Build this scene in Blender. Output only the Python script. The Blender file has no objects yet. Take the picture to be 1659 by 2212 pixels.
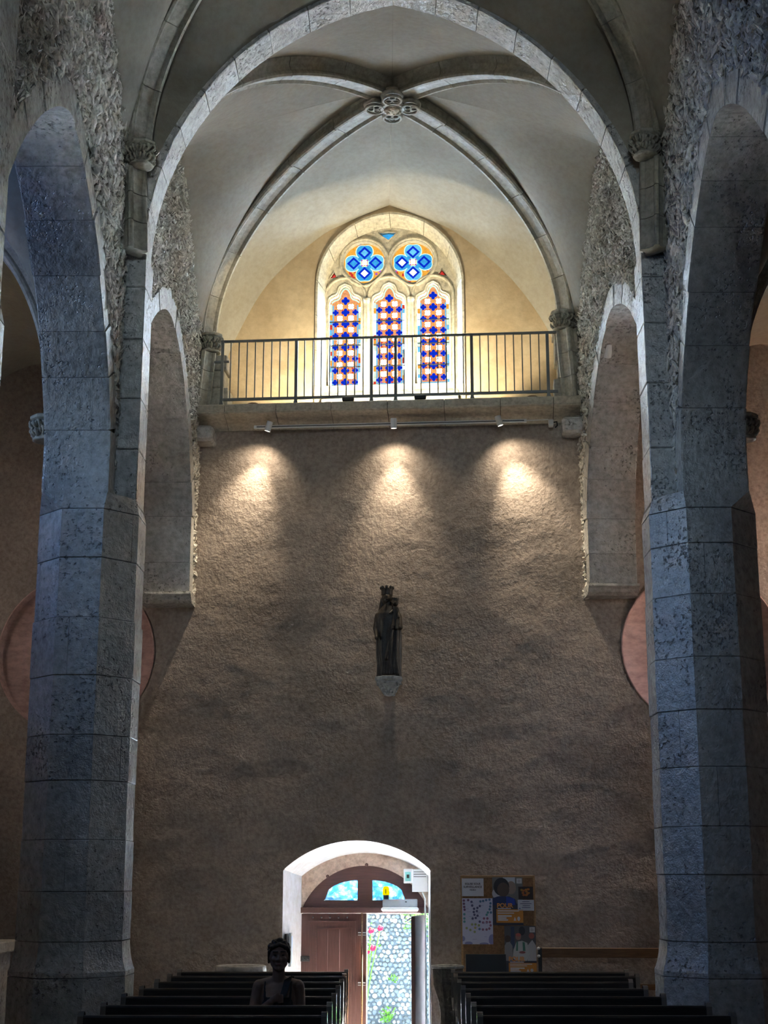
import bpy, bmesh, math, random
import numpy as np
from mathutils import Vector, Matrix, noise

RND = random.Random(11)
SC = bpy.context.scene
COL = SC.collection
PI = math.pi

# ------------------------------------------------------------------ camera, world, sun, window daylight, added fills, exposure
cam_d = bpy.data.cameras.new('camera'); cam = bpy.data.objects.new('camera', cam_d); COL.objects.link(cam)
cam_d.sensor_fit = 'VERTICAL'; cam_d.sensor_height = 24.0; cam_d.lens = 24.0 * 3200 / 2212
cam.location = (0, 0, 1.8)
cam.rotation_euler = (math.radians(90 + 13.817), 0, math.radians(0.391))
cam_d.clip_end = 300
SC.camera = cam
SC.view_settings.view_transform = 'Standard'; SC.view_settings.look = 'None'
SC.view_settings.gamma = 1.0; SC.view_settings.use_curve_mapping = False
SC.view_settings.exposure = 0.0
SC.cycles.max_bounces = 6; SC.cycles.diffuse_bounces = 4; SC.cycles.glossy_bounces = 2
SC.cycles.transmission_bounces = 6; SC.cycles.transparent_max_bounces = 8
SC.cycles.caustics_reflective = False; SC.cycles.caustics_refractive = False
SC.cycles.sample_clamp_indirect = 0.0

world = bpy.data.worlds.new('sky'); SC.world = world; world.use_nodes = True
wn = world.node_tree; wn.nodes.clear()
wo = wn.nodes.new('ShaderNodeOutputWorld'); wb = wn.nodes.new('ShaderNodeBackground'); ws = wn.nodes.new('ShaderNodeTexSky')
ws.sky_type = 'NISHITA'; ws.sun_disc = False; ws.sun_elevation = math.radians(58); ws.sun_rotation = math.radians(40)
ws.air_density = 1.4; ws.ozone_density = 2.0
wn.links.new(ws.outputs[0], wb.inputs[0]); wn.links.new(wb.outputs[0], wo.inputs[0])
wb.inputs[1].default_value = 2.0

def lamp(name, kind, loc, aim, energy, color, **kw):
    d = bpy.data.lights.new(name, kind); d.energy = energy; d.color = color
    for k, v in kw.items(): setattr(d, k, v)
    o = bpy.data.objects.new(name, d); COL.objects.link(o); o.location = loc
    o.rotation_euler = (Vector(aim) - Vector(loc)).to_track_quat('-Z', 'Y').to_euler()
    return o
# high sun outside the west door, over the pebble wall
lamp('sun', 'SUN', (8, 30, 20), (0, 18.4, -0.6), 950.0, (1.0, 0.97, 0.93), angle=0.01)
# daylight through the left aisle window, then added fills with no known source
lamp('aisle_window_daylight', 'AREA', (-7.22, 10.3, 6.45), (0.0, 10.3, 6.45), 105, (0.11, 0.36, 1.0), shape='RECTANGLE', size=1.6, size_y=2.0)
lamp('chancel_fill', 'AREA', (0.0, -8.95, 9.05), (0, 6.0, 9.05), 280, (0.58, 0.78, 1.0), shape='RECTANGLE', size=2.4, size_y=1.7)  # added fill from behind the camera for the dark near bay
lamp('left_roundel_fill', 'AREA', (-5.95, 15.75, 5.0), (-3.9, 17.0, 4.3), 13, (1.0, 0.88, 0.80), shape='RECTANGLE', size=0.5, size_y=1.6)  # added to brighten the left roundel; no such window is known
lamp('right_roundel_fill', 'AREA', (5.95, 15.75, 5.0), (3.9, 16.8, 4.3), 13, (1.0, 0.88, 0.86), shape='RECTANGLE', size=0.5, size_y=1.6)  # matching added fill for the right roundel

# ------------------------------------------------------------------ helpers
PH = -0.075                      # the west wall stands a little askew to the nave
W0 = Vector((0, 17, 0))
WM = Matrix.Translation(W0) @ Matrix.Rotation(PH, 4, 'Z')
def W(x, y, z): return WM @ Vector((x, y, z))

def empty(name, loc=(0, 0, 0), rz=0.0):
    o = bpy.data.objects.new(name, None); COL.objects.link(o); o.location = loc; o.rotation_euler = (0, 0, rz)
    o.empty_display_size = 0.1
    return o
def tag(o, label=None, cat=None, group=None, kind=None):
    if label: o['label'] = label
    if cat: o['category'] = cat
    if group: o['group'] = group
    if kind: o['kind'] = kind
    return o
def link(name, me, parent=None, loc=None, rot=None):
    o = bpy.data.objects.new(name, me); COL.objects.link(o)
    if parent: o.parent = parent
    if loc is not None: o.location = loc
    if rot is not None: o.rotation_euler = rot
    return o
def mk(name, v, f, mat, parent=None, loc=None, rot=None, smooth=False):
    me = bpy.data.meshes.new(name); me.from_pydata([tuple(p) for p in v], [], [tuple(q) for q in f])
    if mat: me.materials.append(mat)
    if smooth: me.polygons.foreach_set('use_smooth', [True] * len(me.polygons))
    me.update()
    return link(name, me, parent, loc, rot)
def west(o, x=0, y=0, z=0, rz=0):
    o.location = W(x, y, z); o.rotation_euler = (0, 0, PH + rz); return o
def wempty(name, x=0, y=0, z=0, rz=0): return west(empty(name), x, y, z, rz)
def copy(o, parent=None, loc=None, rot=None, name=None):
    c = o.copy(); COL.objects.link(c)
    if parent: c.parent = parent
    if loc is not None: c.location = loc
    if rot is not None: c.rotation_euler = rot
    return c

class MB:
    """collects shapes for one mesh"""
    def __init__(s): s.v = []; s.f = []
    def add(s, v, f):
        n = len(s.v); s.v += [tuple(p) for p in v]; s.f += [tuple(i + n for i in q) for q in f]; return s
    def box(s, x0, x1, y0, y1, z0, z1, M=None):
        v = [Vector(p) for p in ((x0,y0,z0),(x1,y0,z0),(x1,y1,z0),(x0,y1,z0),(x0,y0,z1),(x1,y0,z1),(x1,y1,z1),(x0,y1,z1))]
        if M: v = [M @ p for p in v]
        return s.add(v, ((3,2,1,0),(4,5,6,7),(0,1,5,4),(1,2,6,5),(2,3,7,6),(3,0,4,7)))
    def bbox(s, x0, x1, y0, y1, z0, z1, b=0.005, M=None):
        """box with chamfered edges"""
        v = []; 
        xs, ys, zs = (x0, x1), (y0, y1), (z0, z1); idx = {}
        for i in (0, 1):
            for j in (0, 1):
                for k in (0, 1):
                    X, Y, Z = xs[i], ys[j], zs[k]; dx = b if i == 0 else -b; dy = b if j == 0 else -b; dz = b if k == 0 else -b
                    for a, p in enumerate(((X, Y+dy, Z+dz), (X+dx, Y, Z+dz), (X+dx, Y+dy, Z))):
                        idx[i, j, k, a] = len(v); v.append(Vector(p))
        f = []
        g = lambda i, j, k, a: idx[i, j, k, a]
        for i in (0, 1): f.append([g(i,0,0,0), g(i,1,0,0), g(i,1,1,0), g(i,0,1,0)][::(-1 if i == 0 else 1)])
        for j in (0, 1): f.append([g(0,j,0,1), g(1,j,0,1), g(1,j,1,1), g(0,j,1,1)][::(1 if j == 0 else -1)])
        for k in (0, 1): f.append([g(0,0,k,2), g(1,0,k,2), g(1,1,k,2), g(0,1,k,2)][::(-1 if k == 0 else 1)])
        for j in (0, 1):
            for k in (0, 1): f.append([g(0,j,k,1), g(1,j,k,1), g(1,j,k,2), g(0,j,k,2)][::(1 if (j+k)%2 else -1)])
        for i in (0, 1):
            for k in (0, 1): f.append([g(i,0,k,0), g(i,1,k,0), g(i,1,k,2), g(i,0,k,2)][::(-1 if (i+k)%2 else 1)])
        for i in (0, 1):
            for j in (0, 1): f.append([g(i,j,0,0), g(i,j,1,0), g(i,j,1,1), g(i,j,0,1)][::(1 if (i+j)%2 else -1)])
        for i in (0, 1):
            for j in (0, 1):
                for k in (0, 1): f.append([g(i,j,k,0), g(i,j,k,1), g(i,j,k,2)][::(1 if (i+j+k)%2 else -1)])
        if M: v = [M @ p for p in v]
        return s.add(v, f)
    def tube(s, pts, r, n=8, cap=True, closed=False):
        pts = [Vector(p) for p in pts]; m = len(pts)
        rr = r if isinstance(r, (list, tuple)) else [r] * m
        base = len(s.v); up = None
        for i, p in enumerate(pts):
            a = pts[(i - 1) % m] if (closed or i > 0) else p
            b = pts[(i + 1) % m] if (closed or i < m - 1) else p
            t = (b - a)
            if t.length < 1e-9: t = Vector((0, 0, 1))
            t.normalize()
            if up is None:
                up = Vector((0, 0, 1)) if abs(t.z) < 0.9 else Vector((1, 0, 0))
            u = t.cross(up)
            if u.length < 1e-4: u = t.orthogonal()
            u.normalize(); w = u.cross(t).normalized(); up = w
            for k in range(n):
                q = 2 * PI * k / n; s.v.append(tuple(p + u * math.cos(q) * rr[i] + w * math.sin(q) * rr[i]))
        for i in range(m if closed else m - 1):
            for k in range(n):
                a = base + i * n + k; b = base + i * n + (k + 1) % n
                j = ((i + 1) % m); c = base + j * n + (k + 1) % n; d = base + j * n + k
                s.f.append((d, c, b, a))
        if cap and not closed:
            s.f.append(tuple(base + k for k in range(n))); s.f.append(tuple(base + (m - 1) * n + k for k in range(n))[::-1])
        return s
    def lathe(s, prof, n=16, c=(0, 0, 0), sx=1, sy=1, rot=0, cap=True, M=None):
        base = len(s.v)
        for r, z in prof:
            for k in range(n):
                a = 2 * PI * k / n + rot; p = Vector((c[0] + r * sx * math.cos(a), c[1] + r * sy * math.sin(a), c[2] + z))
                s.v.append(tuple(M @ p if M else p))
        for i in range(len(prof) - 1):
            for k in range(n):
                a = base + i * n + k; b = base + i * n + (k + 1) % n
                s.f.append((a, b, b + n, a + n))
        if cap:
            s.f.append(tuple(base + k for k in range(n))[::-1]); s.f.append(tuple(base + (len(prof) - 1) * n + k for k in range(n)))
        return s
    def ball(s, c, r, n=10, m=7, M=None):
        r = r if isinstance(r, (tuple, list)) else (r, r, r)
        base = len(s.v); c = Vector(c)
        def put(p):
            p = Vector((p[0]*r[0], p[1]*r[1], p[2]*r[2])); p = (M @ p if M else p) + c; s.v.append(tuple(p))
        put((0, 0, -1))
        for i in range(1, m):
            t = PI * i / m
            for k in range(n):
                a = 2 * PI * k / n; put((math.sin(t)*math.cos(a), math.sin(t)*math.sin(a), -math.cos(t)))
        put((0, 0, 1)); top = len(s.v) - 1
        for k in range(n): s.f.append((base, base + 1 + (k + 1) % n, base + 1 + k))
        for i in range(m - 2):
            for k in range(n):
                a = base + 1 + i * n + k; b = base + 1 + i * n + (k + 1) % n
                s.f.append((a, b, b + n, a + n))
        q = base + 1 + (m - 2) * n
        for k in range(n): s.f.append((q + k, q + (k + 1) % n, top))
        return s
    def cap2(s, a, b, ra, rb, n=10):
        """tapered capsule"""
        a, b = Vector(a), Vector(b); d = (b - a).normalized()
        pts = []; rr = []
        for t in (-1, -0.8, -0.45, 0): pts.append(a + d * t * ra); rr.append(ra * math.sqrt(max(1e-4, 1 - t * t)))
        for t in (0, 0.45, 0.8, 1): pts.append(b + d * t * rb); rr.append(rb * math.sqrt(max(1e-4, 1 - t * t)))
        return s.tube(pts, rr, n)
    def prism(s, poly, a, b, plane='xz'):
        """closed polygon extruded along the third axis from a to b"""
        n = len(poly)
        if plane == 'xz': v = [(p[0], a, p[1]) for p in poly] + [(p[0], b, p[1]) for p in poly]
        elif plane == 'xy': v = [(p[0], p[1], a) for p in poly] + [(p[0], p[1], b) for p in poly]
        else: v = [(a, p[0], p[1]) for p in poly] + [(b, p[0], p[1]) for p in poly]
        f = [tuple(range(n)), tuple(range(2*n - 1, n - 1, -1))] + [((i+1) % n, i, i + n, (i+1) % n + n) for i in range(n)]
        return s.add(v, f)
    def build(s, name, mat, parent=None, smooth=False, loc=None, rot=None, fix=False):
        o = mk(name, s.v, s.f, mat, parent, loc, rot, smooth)
        if fix:
            bm = bmesh.new(); bm.from_mesh(o.data); bmesh.ops.recalc_face_normals(bm, faces=bm.faces); bm.to_mesh(o.data); bm.free()
        return o

def plate_geo(outer, holes, y0, y1):
    """flat plate in the xz plane with holes, thickness y0..y1 -> verts, faces"""
    bm = bmesh.new(); es = []
    for lp in [outer] + holes:
        vs = [bm.verts.new((p[0], 0, p[1])) for p in lp]
        es += [bm.edges.new((vs[i], vs[(i + 1) % len(vs)])) for i in range(len(vs))]
    bmesh.ops.triangle_fill(bm, use_beauty=True, edges=es, normal=(0, -1, 0))
    bm.verts.ensure_lookup_table(); bm.verts.index_update()
    n = len(bm.verts); co = [v.co.copy() for v in bm.verts]
    tris = []
    for f in bm.faces:
        f.normal_update(); q = [v.index for v in f.verts]
        tris.append(q if f.normal.y < 0 else q[::-1])
    bm.free()
    v = [(c.x, y0, c.z) for c in co] + [(c.x, y1, c.z) for c in co]
    f = tris + [[i + n for i in q[::-1]] for q in tris]
    k = 0
    for lp in [outer] + holes:
        m = len(lp)
        ar = sum(lp[i][0]*lp[(i+1) % m][1] - lp[(i+1) % m][0]*lp[i][1] for i in range(m))
        ccw = ar > 0
        for i in range(m):
            a, b = k + i, k + (i + 1) % m
            q = [a, a + n, b + n, b] if (ccw == (lp is outer)) else [b, b + n, a + n, a]
            f.append(q)
        k += m
    return v, f
def plate(name, outer, holes, y0, y1, mat, parent=None, smooth=False):
    v, f = plate_geo(outer, holes, y0, y1)
    return mk(name, v, f, mat, parent)

def fuse(name, mb, voxel, mat, parent=None, smooth=4, loc=None, rot=None, post=None):
    """overlapping closed shapes -> one continuous skin"""
    o = mb.build(name, mat, None)
    m = o.modifiers.new('r', 'REMESH'); m.mode = 'VOXEL'; m.voxel_size = voxel
    if smooth:
        q = o.modifiers.new('s', 'SMOOTH'); q.factor = 0.5; q.iterations = smooth
    dg = bpy.context.evaluated_depsgraph_get(); me = bpy.data.meshes.new_from_object(o.evaluated_get(dg))
    old = o.data; o.modifiers.clear(); o.data = me; bpy.data.meshes.remove(old)
    me.name = name
    if not me.materials: me.materials.append(mat)
    me.polygons.foreach_set('use_smooth', [True] * len(me.polygons))
    if post:
        for v in me.vertices: v.co = post(v.co)
    if parent: o.parent = parent
    if loc is not None: o.location = loc
    if rot is not None: o.rotation_euler = rot
    return o

# ------------------------------------------------------------------ materials
def mat_new(name):
    m = bpy.data.materials.new(name); m.use_nodes = True; nt = m.node_tree; nt.nodes.clear()
    out = nt.nodes.new('ShaderNodeOutputMaterial'); b = nt.nodes.new('ShaderNodeBsdfPrincipled')
    nt.links.new(b.outputs[0], out.inputs[0]); return m, nt, b
def N(nt, t, **kw):
    n = nt.nodes.new(t)
    for k, v in kw.items():
        if k in n.inputs: n.inputs[k].default_value = v
        else: setattr(n, k, v)
    return n
def stone(name, c1, c2, scale=1.2, fine=14.0, bump=0.35, dist=0.02, rough=0.75, pits=0.0, c3=None, spec=0.5, stretch=(1, 1, 1), obj_var=0.0, fc=0.62):
    m, nt, b = mat_new(name); L = nt.links.new
    g = N(nt, 'ShaderNodeNewGeometry'); mp = N(nt, 'ShaderNodeMapping'); mp.inputs['Scale'].default_value = stretch
    L(g.outputs['Position'], mp.inputs[0])
    n1 = N(nt, 'ShaderNodeTexNoise', Scale=scale, Detail=4.0, Roughness=0.6); L(mp.outputs[0], n1.inputs['Vector'])
    n2 = N(nt, 'ShaderNodeTexNoise', Scale=fine, Detail=4.0, Roughness=0.65); L(mp.outputs[0], n2.inputs['Vector'])
    r1 = N(nt, 'ShaderNodeValToRGB'); r1.color_ramp.elements[0].position = 0.36; r1.color_ramp.elements[1].position = 0.64
    r1.color_ramp.elements[0].color = (*c1, 1); r1.color_ramp.elements[1].color = (*c2, 1)
    L(n1.outputs[0], r1.inputs[0])
    mx = N(nt, 'ShaderNodeMix', data_type='RGBA', blend_type='MULTIPLY'); mx.inputs[0].default_value = 1.0
    r2 = N(nt, 'ShaderNodeValToRGB'); r2.color_ramp.elements[0].position = 0.3; r2.color_ramp.elements[1].position = 0.62
    r2.color_ramp.elements[0].color = (fc, fc * .98, fc * .95, 1); r2.color_ramp.elements[1].color = (1, 1, 1, 1)
    L(n2.outputs[0], r2.inputs[0]); L(r1.outputs[0], mx.inputs[6]); L(r2.outputs[0], mx.inputs[7])
    col = mx.outputs[2]
    h = n2.outputs[0]
    if pits:
        v = N(nt, 'ShaderNodeTexNoise', Scale=30.0, Detail=3.0, Roughness=0.55); L(mp.outputs[0], v.inputs['Vector'])
        k = N(nt, 'ShaderNodeTexNoise', Scale=2.3, Detail=3.0); L(mp.outputs[0], k.inputs['Vector'])
        ad = N(nt, 'ShaderNodeMath', operation='MULTIPLY_ADD'); ad.inputs[1].default_value = 0.55; L(k.outputs[0], ad.inputs[0]); L(v.outputs[0], ad.inputs[2])
        rp = N(nt, 'ShaderNodeValToRGB'); rp.color_ramp.elements[0].position = 0.52; rp.color_ramp.elements[1].position = 0.66
        L(ad.outputs[0], rp.inputs[0])
        m3 = N(nt, 'ShaderNodeMix', data_type='RGBA', blend_type='MULTIPLY'); m3.inputs[0].default_value = pits
        L(col, m3.inputs[6]); L(rp.outputs[0], m3.inputs[7]); col = m3.outputs[2]
        hh = N(nt, 'ShaderNodeMath', operation='MULTIPLY_ADD'); hh.inputs[1].default_value = 1.1; L(rp.outputs[0], hh.inputs[0]); L(h, hh.inputs[2]); h = hh.outputs[0]
    if obj_var:
        oi = N(nt, 'ShaderNodeObjectInfo'); hs = N(nt, 'ShaderNodeHueSaturation')
        mr = N(nt, 'ShaderNodeMapRange'); mr.inputs[3].default_value = 1 - obj_var; mr.inputs[4].default_value = 1 + obj_var
        L(oi.outputs['Random'], mr.inputs[0]); L(mr.outputs[0], hs.inputs['Value']); L(col, hs.inputs['Color']); col = hs.outputs[0]
    L(col, b.inputs['Base Color']); b.inputs['Roughness'].default_value = rough; b.inputs['Specular IOR Level'].default_value = spec
    if bump:
        bp = N(nt, 'ShaderNodeBump'); bp.inputs['Strength'].default_value = bump; bp.inputs['Distance'].default_value = dist
        L(h, bp.inputs['Height']); L(bp.outputs[0], b.inputs['Normal'])
    return m
def plain(name, c, rough=0.5, metal=0.0, spec=0.5, bump=0.0, scale=40.0, var=0.12):
    m, nt, b = mat_new(name); L = nt.links.new
    tc = N(nt, 'ShaderNodeTexCoord'); n = N(nt, 'ShaderNodeTexNoise', Scale=scale, Detail=3.0); L(tc.outputs['Object'], n.inputs['Vector'])
    r = N(nt, 'ShaderNodeValToRGB'); r.color_ramp.elements[0].color = (*[x * (1 - var) for x in c], 1); r.color_ramp.elements[1].color = (*[min(1, x * (1 + var)) for x in c], 1)
    L(n.outputs[0], r.inputs[0]); L(r.outputs[0], b.inputs['Base Color'])
    b.inputs['Roughness'].default_value = rough; b.inputs['Metallic'].default_value = metal; b.inputs['Specular IOR Level'].default_value = spec
    if bump:
        bp = N(nt, 'ShaderNodeBump'); bp.inputs['Strength'].default_value = bump; bp.inputs['Distance'].default_value = 0.004
        L(n.outputs[0], bp.inputs['Height']); L(bp.outputs[0], b.inputs['Normal'])
    return m
def wood(name, c1, c2, rough=0.5, along='x', scale=5.0, spec=0.5):
    m, nt, b = mat_new(name); L = nt.links.new
    g = N(nt, 'ShaderNodeTexCoord'); mp = N(nt, 'ShaderNodeMapping')
    mp.inputs['Scale'].default_value = {'x': (1, 14, 14), 'y': (14, 1, 14), 'z': (14, 14, 1)}[along]
    L(g.outputs['Object'], mp.inputs[0]); n = N(nt, 'ShaderNodeTexNoise', Scale=scale, Detail=5.0, Roughness=0.6); L(mp.outputs[0], n.inputs['Vector'])
    r = N(nt, 'ShaderNodeValToRGB'); r.color_ramp.elements[0].color = (*c1, 1); r.color_ramp.elements[1].color = (*c2, 1)
    r.color_ramp.elements[0].position = 0.35; r.color_ramp.elements[1].position = 0.65
    L(n.outputs[0], r.inputs[0]); L(r.outputs[0], b.inputs['Base Color']); b.inputs['Roughness'].default_value = rough
    b.inputs['Specular IOR Level'].default_value = spec
    bp = N(nt, 'ShaderNodeBump'); bp.inputs['Strength'].default_value = 0.15; bp.inputs['Distance'].default_value = 0.003
    L(n.outputs[0], bp.inputs['Height']); L(bp.outputs[0], b.inputs['Normal'])
    return m
def glow(name, c, s, var=0.25, scale=30.0):
    """stained or frosted glass with daylight behind it, or a lamp's lens"""
    m = bpy.data.materials.new(name); m.use_nodes = True; nt = m.node_tree; nt.nodes.clear(); L = nt.links.new
    out = nt.nodes.new('ShaderNodeOutputMaterial'); e = nt.nodes.new('ShaderNodeEmission'); L(e.outputs[0], out.inputs[0])
    g = N(nt, 'ShaderNodeNewGeometry'); n = N(nt, 'ShaderNodeTexNoise', Scale=scale, Detail=2.0); L(g.outputs['Position'], n.inputs['Vector'])
    r = N(nt, 'ShaderNodeMapRange'); r.inputs[3].default_value = s * (1 - var); r.inputs[4].default_value = s * (1 + var); L(n.outputs[0], r.inputs[0])
    L(r.outputs[0], e.inputs['Strength']); e.inputs[0].default_value = (*c, 1)
    return m

M = {}
M['plaster'] = stone('wall_plaster', (0.38, 0.318, 0.275), (0.50, 0.42, 0.365), scale=0.9, fine=22, bump=0.8, dist=0.016, rough=0.85)
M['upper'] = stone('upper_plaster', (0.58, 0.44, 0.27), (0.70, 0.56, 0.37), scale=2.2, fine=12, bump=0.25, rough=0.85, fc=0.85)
M['vault'] = stone('vault_plaster', (0.315, 0.288, 0.238), (0.365, 0.337, 0.28), scale=1.1, fine=16, bump=0.2, rough=0.8, fc=0.86)
M['ashlar'] = stone('ashlar_stone', (0.50, 0.50, 0.49), (0.66, 0.655, 0.63), scale=2.2, fine=16, bump=0.7, dist=0.025, rough=0.24, pits=0.5, spec=1.0, obj_var=0.08)
M['dressed'] = stone('dressed_stone', (0.46, 0.44, 0.38), (0.57, 0.55, 0.49), scale=2.5, fine=20, bump=0.3, dist=0.015, rough=0.55, pits=0.25, obj_var=0.07)
M['rib'] = stone('rib_stone', (0.40, 0.37, 0.30), (0.50, 0.47, 0.40), scale=3, fine=20, bump=0.25, dist=0.015, rough=0.5, obj_var=0.07)
M['ledge'] = stone('ledge_stone', (0.56, 0.50, 0.40), (0.68, 0.62, 0.51), scale=3, fine=22, bump=0.3, dist=0.012, rough=0.55, obj_var=0.06)
M['core'] = stone('mortar_core', (0.13, 0.115, 0.095), (0.21, 0.185, 0.155), scale=4, fine=25, bump=0.8, dist=0.03, rough=0.9)
M['rubble'] = stone('rubble_flakes', (0.62, 0.58, 0.51), (0.86, 0.83, 0.76), scale=9, fine=30, bump=0.4, dist=0.01, rough=0.65)
M['pink'] = stone('pink_wash', (0.62, 0.40, 0.36), (0.72, 0.48, 0.44), scale=1.5, fine=8, bump=0.25, rough=0.8, stretch=(1, 1, 2))
M['aisle'] = stone('aisle_plaster', (0.26, 0.17, 0.125), (0.36, 0.24, 0.18), scale=0.9, fine=9, bump=0.4, dist=0.02, rough=0.85)
M['floor'] = stone('floor_stone', (0.28, 0.26, 0.23), (0.40, 0.37, 0.33), scale=2.0, fine=14, bump=0.2, rough=0.45)
M['reveal'] = stone('reveal_limewash', (0.60, 0.64, 0.70), (0.66, 0.70, 0.76), scale=3, fine=12, bump=0.35, rough=0.75, fc=0.85)
M['tymp'] = stone('tympanum_plaster', (0.60, 0.44, 0.35), (0.72, 0.58, 0.48), scale=5, fine=22, bump=0.4, rough=0.8)
M['tracery'] = stone('tracery_stone', (0.60, 0.54, 0.40), (0.72, 0.66, 0.52), scale=6, fine=22, bump=0.3, dist=0.01, rough=0.6, pits=0.25)
M['pew'] = wood('dark_pew_wood', (0.012, 0.011, 0.011), (0.028, 0.024, 0.022), rough=0.42, along='x')
M['pew_end'] = plain('varnished_pew_end', (0.22, 0.20, 0.18), 0.05, spec=0.8, var=0.3, scale=6)
M['door'] = wood('brown_painted_wood', (0.085, 0.042, 0.038), (0.115, 0.057, 0.05), rough=0.45, along='z')
M['door_fan'] = wood('brown_painted_frame', (0.09, 0.045, 0.04), (0.125, 0.06, 0.052), rough=0.5, along='x')
M['iron'] = plain('dark_iron', (0.06, 0.065, 0.07), 0.45, 0.6)
M['rail'] = plain('grey_rail_steel', (0.16, 0.165, 0.16), 0.4, 0.5)
M['white'] = plain('white_plastic', (0.78, 0.80, 0.80), 0.4, var=0.03)
M['black'] = plain('black_plastic', (0.012, 0.012, 0.014), 0.5)
M['grey'] = plain('grey_plastic', (0.45, 0.50, 0.53), 0.45, var=0.05)
M['dark_wood'] = stone('statue_wood', (0.022, 0.017, 0.013), (0.05, 0.038, 0.028), scale=8, fine=30, bump=0.4, dist=0.01, rough=0.45)
M['bracket'] = stone('bracket_stone', (0.30, 0.32, 0.34), (0.42, 0.44, 0.46), scale=9, fine=30, bump=0.5, dist=0.01, rough=0.6)
M['cork'] = stone('cork', (0.24, 0.13, 0.06), (0.33, 0.185, 0.09), scale=30, fine=90, bump=0.2, dist=0.003, rough=0.9)
M['frame_wood'] = wood('pale_frame_wood', (0.34, 0.20, 0.09), (0.45, 0.28, 0.13), along='x')
M['bench_wood'] = wood('bench_wood', (0.13, 0.065, 0.028), (0.22, 0.12, 0.055), rough=0.4, along='x')
M['skin'] = plain('skin', (0.26, 0.165, 0.13), 0.5, var=0.06)
M['hair'] = plain('dark_hair', (0.012, 0.010, 0.010), 0.5, bump=0.8, scale=60)
M['cloth'] = plain('dark_patterned_top', (0.02, 0.022, 0.028), 0.8, var=0.9, scale=25)
M['strap'] = plain('black_strap', (0.01, 0.01, 0.012), 0.7)
M['terracotta'] = plain('brown_clay', (0.20, 0.11, 0.05), 0.7)
M['basin'] = stone('basin_stone', (0.42, 0.39, 0.34), (0.55, 0.52, 0.46), scale=5, fine=22, bump=0.4, rough=0.5)
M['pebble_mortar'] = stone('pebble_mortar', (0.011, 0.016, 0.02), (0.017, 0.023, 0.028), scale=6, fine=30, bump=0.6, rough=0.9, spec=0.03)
M['leaf'] = plain('green_leaves', (0.018, 0.06, 0.006), 0.8, spec=0.05, var=0.4, scale=9)
M['petal'] = plain('red_petals', (0.14, 0.002, 0.008), 0.8, spec=0.03, var=0.2)
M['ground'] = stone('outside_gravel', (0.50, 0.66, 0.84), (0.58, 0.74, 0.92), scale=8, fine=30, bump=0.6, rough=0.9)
M['blue'] = plain('blue_plastic', (0.10, 0.25, 0.75), 0.4)

# ------------------------------------------------------------------ floor and shell
fl = MB()
fl.box(-5.75, 5.75, -6, 15.9, -0.25, 0); fl.box(-5.75, -1.5, 15.9, 17.7, -0.25, 0); fl.box(0.68, 5.75, 15.9, 17.5, -0.25, 0)
floor = tag(fl.build('floor', M['floor']), 'grey stone floor of the nave', 'floor', kind='structure')
for i in range(3):
    MB().box(-1.5, 0.68, 15.9 + 0.33 * i, 18.3 if i == 2 else 15.9 + 0.33 * (i + 1) + 0.02, -0.25 - 0.2 * (i + 1), -0.2 * (i + 1)).build('step', M['floor'], floor)
MB().box(-1.52, -1.5, 15.9, 17.2, -0.7, 0).box(0.68, 0.7, 15.9, 17.2, -0.7, 0).build('step_cheek', M['floor'], floor)

rf = MB().box(-7.3, 6.2, -9.1, 19, 12, 12.2).build('ceiling_upper', M['core']); tag(rf, 'dark roof boarding above the vaults', 'roof', kind='structure')
ws_ = MB(); x0, x1 = -7.25, -5.75      # deep window embrasure in the outer wall
ws_.box(x0, x1, -6.2, 9.5, -0.3, 12).box(x0, x1, 11.1, 15.45, -0.3, 12).box(x0, x1, 9.5, 11.1, -0.3, 5.45).box(x0, x1, 9.5, 11.1, 7.45, 12)
ws_.box(x0, x1, 16.05, 18.6, -0.3, 12).box(x0, x1, 15.45, 16.05, -0.3, 4.15).box(x0, x1, 15.45, 16.05, 5.85, 12)  # narrow slot added for the left roundel fill
tag(ws_.build('wall_left_aisle', M['aisle']), 'dark plastered outer wall of the left aisle', 'wall', kind='structure')
tag(MB().box(5.75, 6.15, -6.2, 15.45, -0.3, 12).box(5.75, 6.15, 16.05, 18.6, -0.3, 12).box(5.75, 6.15, 15.45, 16.05, -0.3, 4.15).box(5.75, 6.15, 15.45, 16.05, 5.85, 12).build('wall_right_aisle', M['aisle']), 'dark plastered outer wall of the right aisle', 'wall', kind='structure')  # slot near the west end added for the right roundel fill
we = MB().box(-7.25, -1.2, -9.0, -5.9, -0.3, 12).box(1.2, 6.05, -9.0, -5.9, -0.3, 12).box(-1.2, 1.2, -9.0, -5.9, -0.3, 8.2).box(-1.2, 1.2, -9.0, -5.9, 9.9, 12)  # opening added as a deep tunnel, keeping the fill off the lower nave
tag(we.build('wall_east', M['aisle']), 'plastered chancel wall behind the camera, thickened to shade the added fill', 'wall', kind='structure')

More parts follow.
